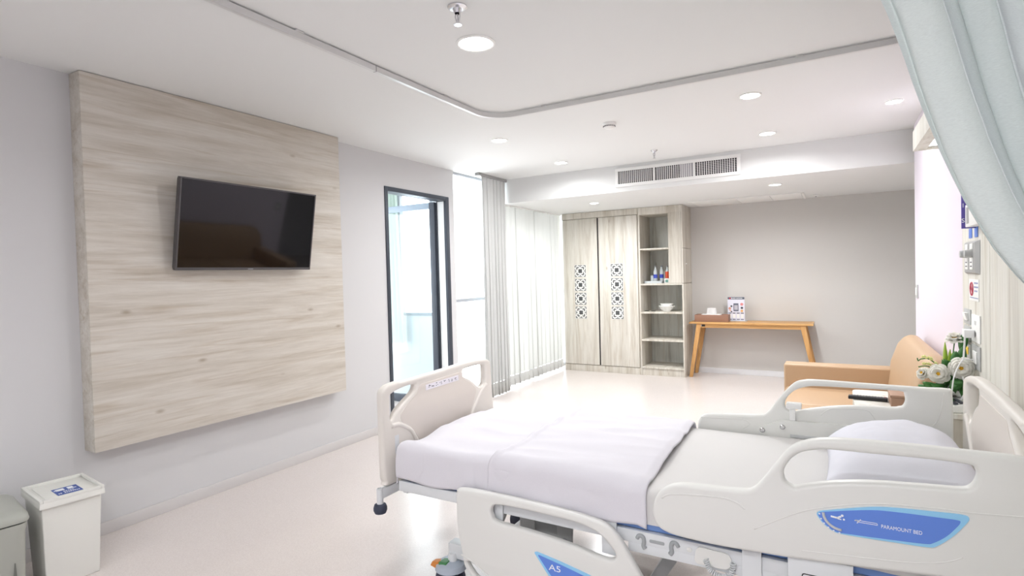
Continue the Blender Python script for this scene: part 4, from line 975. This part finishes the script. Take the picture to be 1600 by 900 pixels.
# ---- footboard and headboard
FB = [(1.947, 0.57), (1.945, .70), (1.944, 0.887), (1.945, 0.938), (1.953, 0.960), (1.972, 0.974), (1.999, 0.981), (2.066, 0.985), (2.103, 0.980), (2.39, 0.986), (2.66, 0.993), (2.798, 0.988), (2.875, 0.974), (2.900, 0.952), (2.907, .90), (2.912, 0.783), (2.922, 0.683), (2.926, .57), (2.918, .52), (2.88, .502), (2.45, .498), (2.00, .502), (1.957, .525)]
FBL = [(1.999, 0.912), (2.002, 0.927), (2.016, 0.935), (2.053, 0.943), (2.104, 0.949), (2.176, 0.951), (2.187, 0.941), (2.18, 0.923), (2.155, 0.904), (2.101, 0.876), (2.06, 0.854), (2.031, 0.83), (2.013, 0.811), (2.005, 0.809), (1.998, 0.819), (1.997, .86)]
FBR = [(2.606, 0.951), (2.624, 0.957), (2.729, 0.959), (2.805, 0.954), (2.83, 0.944), (2.836, 0.907), (2.83, 0.846), (2.803, 0.828), (2.773, 0.824), (2.748, 0.838), (2.684, 0.882), (2.614, 0.913), (2.604, 0.932)]
FBC = [(2.215, .942), (2.585, .948), (2.60, .905), (2.68, .865), (2.735, .82), (2.69, .74), (2.635, .66), (2.62, .55), (2.23, .55), (2.205, .66), (2.15, .735), (2.07, .785), (2.065, .825), (2.12, .865), (2.19, .90)]
XF = -1.84
fbrd = plate('footboard', M_plastw, [catmull(FB, 4), catmull(FBL, 4), catmull(FBR, 4)], lambda u, v, w_: (XF - w_, u, v), .042, .013, bed)
plate('centre_panel', M_plastp, [round_poly(FBC, .025)], lambda u, v, w_: (XF + .002 - w_, u, v), .006, .0015, fbrd)
for pts in ([(2.842, .830), (2.79, .80), (2.744, .757), (2.69, .70), (2.655, .62)], [(2.00, .782), (2.05, .778), (2.10, .755), (2.145, .722), (2.185, .66)]):
    p = catmull(pts, 5, False)
    MB().tube([(XF - .003, u, v) for u, v in p], .012, 10).build('raised_arch', M_plastw, fbrd, ang=180)
MB().box(XF - .004, XF + .001, 2.02, 2.05, .64, .73, .004).build('side_recess', M_steel, fbrd)
plate('instruction_label', mat('label_white', rgb(246, 243, 250), .4), [[(2.262, .903), (2.552, .905), (2.552, .935), (2.262, .931)]], lambda u, v, w_: (XF + .0032 - w_, u, v), .0016, 0, fbrd)
b = MB(); rr = random.Random(5)
for k in range(8):
    y = 2.276 + k * .034
    for j in range(4):
        yy = y + rr.uniform(0, .016); zz = .911 + rr.uniform(0, .014); w_ = rr.uniform(.004, .012); h_ = rr.uniform(.0015, .004) if k < 5 else .002
        b.box(XF + .0030, XF + .0040, yy, yy + w_, zz, zz + h_)
b.build('label_pictograms', M_ink, fbrd, smooth=False)['kind'] = 'stuff'
XH = .452
raise_ = lambda L: [(u, v + .045 * max(0, min(1, (v - .6) / .3)) + .02 * max(0, 1 - ((u - 2.43) / .5) ** 2) * max(0, min(1, (v - .6) / .3))) for u, v in L]
hbrd = plate('headboard', M_plastw, [catmull(raise_(FB), 4), catmull(raise_(FBL), 4), catmull(raise_(FBR), 4)], lambda u, v, w_: (XH + w_, u, v), .042, .013, bed)
plate('centre_panel', M_plastp, [round_poly(raise_(FBC), .025)], lambda u, v, w_: (XH - .002 + w_, u, v), .006, .0015, hbrd)
for pts in ([(2.842, .835), (2.79, .805), (2.744, .757), (2.69, .70), (2.655, .62)], [(2.00, .782), (2.05, .778), (2.10, .755), (2.145, .722), (2.185, .66)]):
    p = catmull(raise_(pts), 5, False)
    MB().tube([(XH + .003, u, v) for u, v in p], .012, 10).build('raised_arch', M_plastw, hbrd, ang=180)

# ---- frame, base, casters
for y0, y1 in ((1.993, 2.022), (2.893, 2.922)):
    fr = MB().box(-1.80, .45, y0, y1, .480, .528, .004).build('side_beam', M_steel, bed)
    MB().box(-.68, -.10, y0 + .0005, y1, .446, .482, .004).build('beam_gusset', M_steel, bed)
for x in (-1.80, .42): MB().box(x, x + .03, 2.022, 2.893, .46, .525, .004).build('cross_beam', M_steel, bed)
for x0, x1 in ((-1.76, -1.16), (-1.14, -.62), (-.60, -.20), (-.18, .40)): MB().box(x0, x1, 2.024, 2.891, .512, .527, .004).build('deck_panel', M_steel, bed)
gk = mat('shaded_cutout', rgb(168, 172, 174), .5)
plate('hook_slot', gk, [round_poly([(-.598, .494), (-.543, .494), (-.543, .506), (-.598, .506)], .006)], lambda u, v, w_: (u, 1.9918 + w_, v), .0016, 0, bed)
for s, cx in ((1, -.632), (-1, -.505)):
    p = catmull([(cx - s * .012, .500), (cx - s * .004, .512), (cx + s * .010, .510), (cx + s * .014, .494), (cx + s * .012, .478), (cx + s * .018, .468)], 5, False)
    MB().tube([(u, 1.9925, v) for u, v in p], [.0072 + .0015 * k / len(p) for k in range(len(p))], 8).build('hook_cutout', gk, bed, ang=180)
MB().lathe([(.009, 0), (.009, .002), (.006, .004), (.00001, .005)], (-.455, 1.993, .500), 16, M=Matrix.Rotation(PI / 2, 3, 'X')).build('rivet', M_plast, bed)
plate('joint_cover', M_plast, [round_poly([(-.44, .458), (-.33, .458), (-.31, .48), (-.32, .515), (-.43, .52)], .02)], lambda u, v, w_: (u, 1.987 + w_, v), .006, .001, bed)
b = MB(); base = catmull([(-.398, 1.985, .482), (-.385, 1.980, .452), (-.350, 1.978, .438), (-.315, 1.98, .452), (-.308, 1.985, .490)], 26, False)
pts = []
for i, p in enumerate(base):
    a = i * 1.35; p = Vector(p); dq = (Vector(base[min(i + 1, len(base) - 1)]) - Vector(base[max(i - 1, 0)])).normalized(); n1 = Vector((0, 1, 0)); n2 = dq.cross(n1)
    pts.append(p + .0085 * (math.cos(a) * n1 + math.sin(a) * n2))
b.tube(pts, .0026, 6); b.build('coiled_cord', M_steel, bed, ang=180)
cbx = MB().box(-.140, .040, 1.958, 1.99, .38, .574, .004).build('control_box', M_steel, bed)
plate('display_frame', M_black, [round_poly([(-.100, .40), (.0, .40), (.0, .521), (-.100, .521)], .008), round_poly([(-.0975, .4025), (-.0025, .4025), (-.0025, .5185), (-.0975, .5185)], .007)], lambda u, v, w_: (u, 1.9565 + w_, v), .002, 0, cbx)
for (bx_, by) in ((-1.866, 1.935), (-1.866, 2.935)):
    MB().box(-1.880, -1.852, by if by < 2.4 else by - .16, by + .16 if by < 2.4 else by, .450, .496, .003).build('bumper_arm', M_steel, bed)
    MB().lathe([(.0155, .425), (.0155, .498), (.011, .500), (.011, .49), (.00001, .49)], (bx_, by, 0), 22).build('bumper_post', M_steel, bed)
    MB().lathe([(.012, .380), (.026, .384), (.032, .398), (.032, .41), (.027, .424), (.016, .428)], (bx_, by, 0), 26).build('bumper_wheel', M_rubber, bed)
for y0, y1 in ((2.10, 2.16), (2.74, 2.80)): MB().box(-1.60, .22, y0, y1, .16, .23, .006).build('base_beam', M_steel, bed)
for x in (-1.42, .05): MB().box(x, x + .06, 2.16, 2.74, .165, .225, .005).build('base_cross_beam', M_steel, bed)
for x in (-1.28, -1.085):
    MB().hexa([(x - .035, 2.30, .20), (x + .035, 2.30, .20), (x + .035, 2.312, .20), (x - .035, 2.312, .20)], [(x - .045, 2.30, .46), (x + .045, 2.30, .46), (x + .045, 2.312, .46), (x - .045, 2.312, .46)], .003).build('lift_bracket', M_steelg, bed)
    MB().lathe([(.014, 0), (.014, .006), (.008, .012), (.00001, .012)], (x, 2.30, .262), 14, M=Matrix.Rotation(PI / 2, 3, 'X')).build('bolt', M_chrome, bed)
MB().cyl((-1.285, 2.36, .268), (-1.09, 2.36, .246), .042, n=24).build('lift_actuator', M_steelg, bed)
MB().cyl((-1.36, 2.40, .235), (-1.30, 2.40, .41), .020, n=16).build('lift_rod', M_chrome, bed)
MB().hexa([(-1.52, 2.30, .17), (-1.47, 2.30, .17), (-1.47, 2.34, .17), (-1.52, 2.34, .17)], [(-1.40, 2.30, .46), (-1.35, 2.30, .46), (-1.35, 2.34, .46), (-1.40, 2.34, .46)], .004).build('lift_arm', M_steelg, bed)
for x in (-.50, -.15): MB().hexa([(x - .2, 2.30, .18), (x - .14, 2.30, .18), (x - .14, 2.62, .18), (x - .2, 2.62, .18)], [(x - .03, 2.30, .46), (x + .03, 2.30, .46), (x + .03, 2.62, .46), (x - .03, 2.62, .46)], .004).build('lift_arm', M_steelg, bed)
M_green = mat('pedal_green', rgb(72, 136, 84), .45); M_orange = mat('pedal_orange', rgb(222, 140, 60), .45)
for x, y in ((-1.575, 2.10), (-1.575, 2.80), (.19, 2.10), (.19, 2.80)):
    cs = MB().lathe([(.022, .12), (.022, .178), (.017, .186), (.00001, .188)], (x, y, 0), 20).build('caster_stem', M_steel, bed)
    for s in (-1, 1):
        MB().lathe([(.02, -.013), (.056, -.013), (.064, -.008), (.064, .008), (.056, .013), (.02, .013)], (x - .015, y + s * .025, .064), 28, M=Matrix.Rotation(PI / 2, 3, 'X')).build('wheel', M_rubber, cs)
    MB().lathe([(.075, .112), (.068, .135), (.045, .150), (.00001, .156)], (x - .012, y, -.0), 26).build('wheel_hood', mat('hood_grey', rgb(184, 194, 206), .4), cs)
    MB().hexa([(x - .11, y - .035, .115), (x - .055, y - .05, .115), (x - .055, y + .0, .115), (x - .11, y + .0, .115)], [(x - .10, y - .03, .135), (x - .05, y - .045, .150), (x - .05, y + .0, .150), (x - .10, y + .0, .135)], .005).build('brake_pedal', M_orange, cs)
    MB().hexa([(x - .05, y - .055, .115), (x + .0, y - .055, .115), (x + .0, y, .115), (x - .05, y, .115)], [(x - .047, y - .048, .152), (x - .003, y - .048, .158), (x - .003, y, .158), (x - .047, y, .152)], .005).build('lock_pedal', M_green, cs)

# ================================================================== BEDDING
def rounded_slab(name, m, parent, x0, x1, y0, y1, z0, z1, r, wr=0.0, seg=5, div=(60, 26), seed=0.0):
    b = MB()
    n0 = bmesh.ops.create_cube(b.bm, size=1, matrix=Matrix.Translation(((x0 + x1) / 2, (y0 + y1) / 2, (z0 + z1) / 2)) @ Matrix.Diagonal((x1 - x0, y1 - y0, z1 - z0, 1)))
    bmesh.ops.bevel(b.bm, geom=list(b.bm.edges), offset=r, segments=seg, profile=.5, affect='EDGES')
    return b.build(name, m, parent, ang=60)
mt = thing('mattress', 'thin mattress with fitted white sheet and blue underside on the hospital bed', 'mattress', (-.7, 2.45, .5285))
rounded_slab('mattress_core', M_matblue, mt, -1.78, .42, 2.004, 2.912, .5285, .60, .012, seg=3)
MX0, MX1, MY0, MY1, MZ = -1.783, .424, 1.998, 2.918, .686
def cloth(x0, x1, y0, y1, z, r, dx0, dx1, dy0, dy1, amp, seed, nx, ny, extra=None):
    """sheet draped over a slab: flat top, rounded edges, hanging sides"""
    def fold(s, a, b_, d0, d1):      # unwrapped coordinate -> (pos, drop)
        if s < a + r:
            q = (a + r - s)
            if q < r * PI / 2: t_ = q / r; return a + r - r * math.sin(t_), r * (1 - math.cos(t_))
            return a, r + (q - r * PI / 2)
        if s > b_ - r:
            q = s - (b_ - r)
            if q < r * PI / 2: t_ = q / r; return b_ - r + r * math.sin(t_), r * (1 - math.cos(t_))
            return b_, r + (q - r * PI / 2)
        return s, 0.0
    ex0 = (r * (PI / 2 - 1) + dx0 - r) if dx0 else 0; ex1 = (r * (PI / 2 - 1) + dx1 - r) if dx1 else 0
    A0, A1 = (x0 + r - r * PI / 2 - (dx0 - r) if dx0 else x0), (x1 - r + r * PI / 2 + (dx1 - r) if dx1 else x1)
    B0, B1 = y0 + r - r * PI / 2 - (dy0 - r), y1 - r + r * PI / 2 + (dy1 - r)
    def f(u, v):
        a = A0 + (A1 - A0) * u; c = B0 + (B1 - B0) * v
        X, da = fold(a, x0 if dx0 else -99, x1 if dx1 else 99, 0, 0); Y, db = fold(c, y0, y1, 0, 0)
        dr = (da ** 3 + db ** 3) ** (1 / 3)
        p = Vector((a * 2.2, c * 3.1, seed))
        w1 = noise.noise(p) * amp + noise.noise(p * 2.7 + Vector((3, 1, 0))) * amp * .5
        crease = -abs(noise.noise(Vector((a * 1.6 + c * 2.2, c * 5.5 - a * 1.2, seed + 9)))) * amp * 1.1
        side = min(1, max(da, db) / .05)
        Z = z - dr + (w1 + crease + amp * .5) * (1 - .6 * side)
        wob = side * (noise.noise(Vector((a * 7, c * 7, seed + 2))) * amp * .7 + .004 * math.sin(a * 22 + 2 * math.sin(a * 5)))
        if db > da: Y += (-1 if c < (y0 + y1) / 2 else 1) * abs(wob)
        elif da > 0: X += (-1 if a < (x0 + x1) / 2 else 1) * abs(wob) * .6
        if extra: X, Y, Z = extra(u, v, X, Y, Z, da, db)
        return Vector((X, Y, Z))
    return MB().grid(f, nx, ny)
cloth(MX0 + .9, MX1, MY0, MY1, MZ, .022, 0, .12, .128, .128, .0016, 3.3, 90, 70).build('fitted_sheet', M_sheet, mt, ang=180)
bk = thing('blanket', 'white cotton blanket spread over the foot half of the bed and hanging at the side', 'blanket', (-1.2, 2.45, .54))
def ex_low(u, v, X, Y, Z, da, db):
    if v < .2: Z += .012 * math.sin(u * 9 + 1) * (1 - v / .2)
    return X, Y, Z
cloth(-1.805, -1.10, 1.992, 2.930, .700, .045, .15, 0, .160, .15, .020, 1.7, 90, 110, ex_low).build('lower_layer', M_blanket, bk, ang=180, solid=.006)
def ex_up(u, v, X, Y, Z, da, db):
    X += .012 * math.sin(v * 5.0) + .03 * (v - .5) * (1 - u) - (.02 * math.sin(v * PI) if u > .8 else 0) * (u - .8) * 5
    if v < .2: Z += .010 * math.sin(u * 7 + .5) * (1 - v / .2); 
    e = min(u, 1 - u)
    if u < .07: Z += .013 * math.sin(PI * u / .07)
    if e < .05: Z -= (.05 - e) / .05 * .012
    return X, Y, Z
cloth(-1.28, -.605, 1.987, 2.934, .712, .05, 0, 0, .165, .15, .019, 5.2, 84, 110, ex_up).build('folded_upper_layer', M_blanket, bk, ang=180, solid=.010)
pw = thing('pillow', 'white pillow leaning at the head of the hospital bed', 'pillow', (.18, 2.52, .69))
def fpil(s_):
    def f(u, v):
        p, q = 2 * u - 1, 2 * v - 1
        e = (max(0, 1 - abs(p) ** 2.2) * max(0, 1 - abs(q) ** 2.4)) ** .5
        pin = 1 - .06 * (1 - abs(p) ** 2) * abs(q) ** 3
        x = .19 + .235 * p * (1 - .07 * (1 - q * q)) ; y = 2.50 + .345 * q * (1 - .06 * (1 - p * p))
        w_ = .006 * noise.noise(Vector((p * 2.6, q * 2.6, 4))) + .003 * noise.noise(Vector((p * 7, q * 7, 8)))
        tilt = .030 * (p + 1) * .5
        z = .712 + tilt + s_ * e * (.16 if s_ > 0 else .030) + w_ * e * s_
        return Vector((x, y, z))
    return f
b = MB(); b.grid(fpil(1), 48, 60); b.grid(fpil(-1), 48, 60); bmesh.ops.remove_doubles(b.bm, verts=b.bm.verts, dist=1e-5)
b.build('pillow_body', M_pillow, pw, ang=180)

# ================================================================== BINS
bn = thing('waste_bin', 'white plastic waste bin with recessed lid and blue sticker by the left wall', 'bin', (-3.466, 1.305, 0), math.radians(-7))
MB().hexa([(-.125, -.108, 0), (.112, -.108, 0), (.112, .112, 0), (-.125, .112, 0)], [(-.158, -.122, .425), (.150, -.122, .425), (.150, .122, .425), (-.158, .122, .425)], .006, 3).build('body', M_bin, bn, local=True)
lid = MB().hexa([(-.172, -.134, .415), (.168, -.134, .415), (.168, .134, .415), (-.172, .134, .415)], [(-.170, -.132, .444), (.166, -.132, .444), (.166, .132, .444), (-.170, .132, .444)], .003, 2).build('lid', M_bin, bn, local=True)
for a in ((-.170, .166, -.132, -.118), (-.170, .166, .118, .132), (-.170, -.152, -.118, .118), (.146, .166, -.118, .118)):
    MB().box(*a, .4435, .458, .003).build('lid_rim', M_bin, lid, local=True)
MB().box(-.135, .13, -.098, .098, .4435, .4475, .002).build('lid_step', M_bin, lid, local=True)
SM = Matrix.Translation((.05, .005, .4478)) @ Matrix.Rotation(math.radians(0), 4, 'Z')
st = link_mesh('sticker', MB().box(-.062, .062, -.052, .052, 0, .0008).mesh(SM), M_navy, lid, local=True, smooth=False)
# sticker print is read from the front of the bin (towards +x): rows run along y
b = MB(); rr = random.Random(11)
def mk(x0, x1, y0, y1): b.box(x0, x1, y0, y1, .0008, .0014)
mk(-.046, -.012, -.040, -.006); mk(-.034, -.022, -.048, -.040)
mk(-.048, -.010, .008, .032); mk(-.018, -.010, .032, .042)
for k in range(5): mk(.006 + rr.uniform(-.003, .003), .016, -.018 + k * .009, -.012 + k * .009)
for k in range(11):
    if k != 2: mk(.030 + rr.uniform(-.003, .004), .042, -.044 + k * .0082, -.0385 + k * .0082)
link_mesh('sticker_print', b.mesh(SM), M_print, lid, local=True, smooth=False)

gbn = thing('pedal_bin', 'grey plastic pedal bin with domed lid in the near left corner', 'bin', (-3.495, .985, 0), math.radians(-9))
def rr_(hx, hy, r): return round_poly([(-hx, -hy), (hx, -hy), (hx, hy), (-hx, hy)], r, 6)
def loft(name, secs, m, par):
    b = MB(); rings = []
    for hx, hy, r, z_ in secs: rings.append([b.bm.verts.new((p[0], p[1], z_ * 1.07)) for p in rr_(hx, hy, r)])
    for a, c in zip(rings, rings[1:]):
        n = len(a)
        for i in range(n): b.bm.faces.new((a[i], a[(i + 1) % n], c[(i + 1) % n], c[i]))
    b.bm.faces.new(rings[0][::-1]); b.bm.faces.new(rings[-1])
    return b.build(name, m, par, local=True, ang=50)
loft('body', [(.185, .125, .05, 0), (.190, .13, .05, .02), (.198, .138, .05, .33), (.204, .144, .05, .352), (.204, .144, .05, .368)], M_bing, gbn)
loft('lid_gasket', [(.196, .136, .045, .368), (.196, .136, .045, .376)], M_black, gbn)
gl = loft('lid', [(.210, .150, .05, .375), (.212, .152, .05, .382), (.208, .148, .05, .402), (.185, .130, .05, .418), (.12, .09, .05, .424)], M_bing, gbn)
MB().box(-.02, .06, -.085, .0, .4525, .4555, .001).build('lid_label', mat('faded_label', rgb(206, 204, 204), .5), gl, local=True)
MB().hexa([(.193, .075, .02), (.196, .095, .02), (.204, .10, .02), (.200, .07, .02)], [(.197, .088, .22), (.199, .090, .22), (.202, .091, .22), (.200, .087, .22)]).build('side_groove', mat('bin_groove', rgb(110, 112, 106), .5), gbn, local=True)
MB().box(.19, .25, -.05, .05, .012, .03, .006).build('pedal', M_black, gbn, local=True)
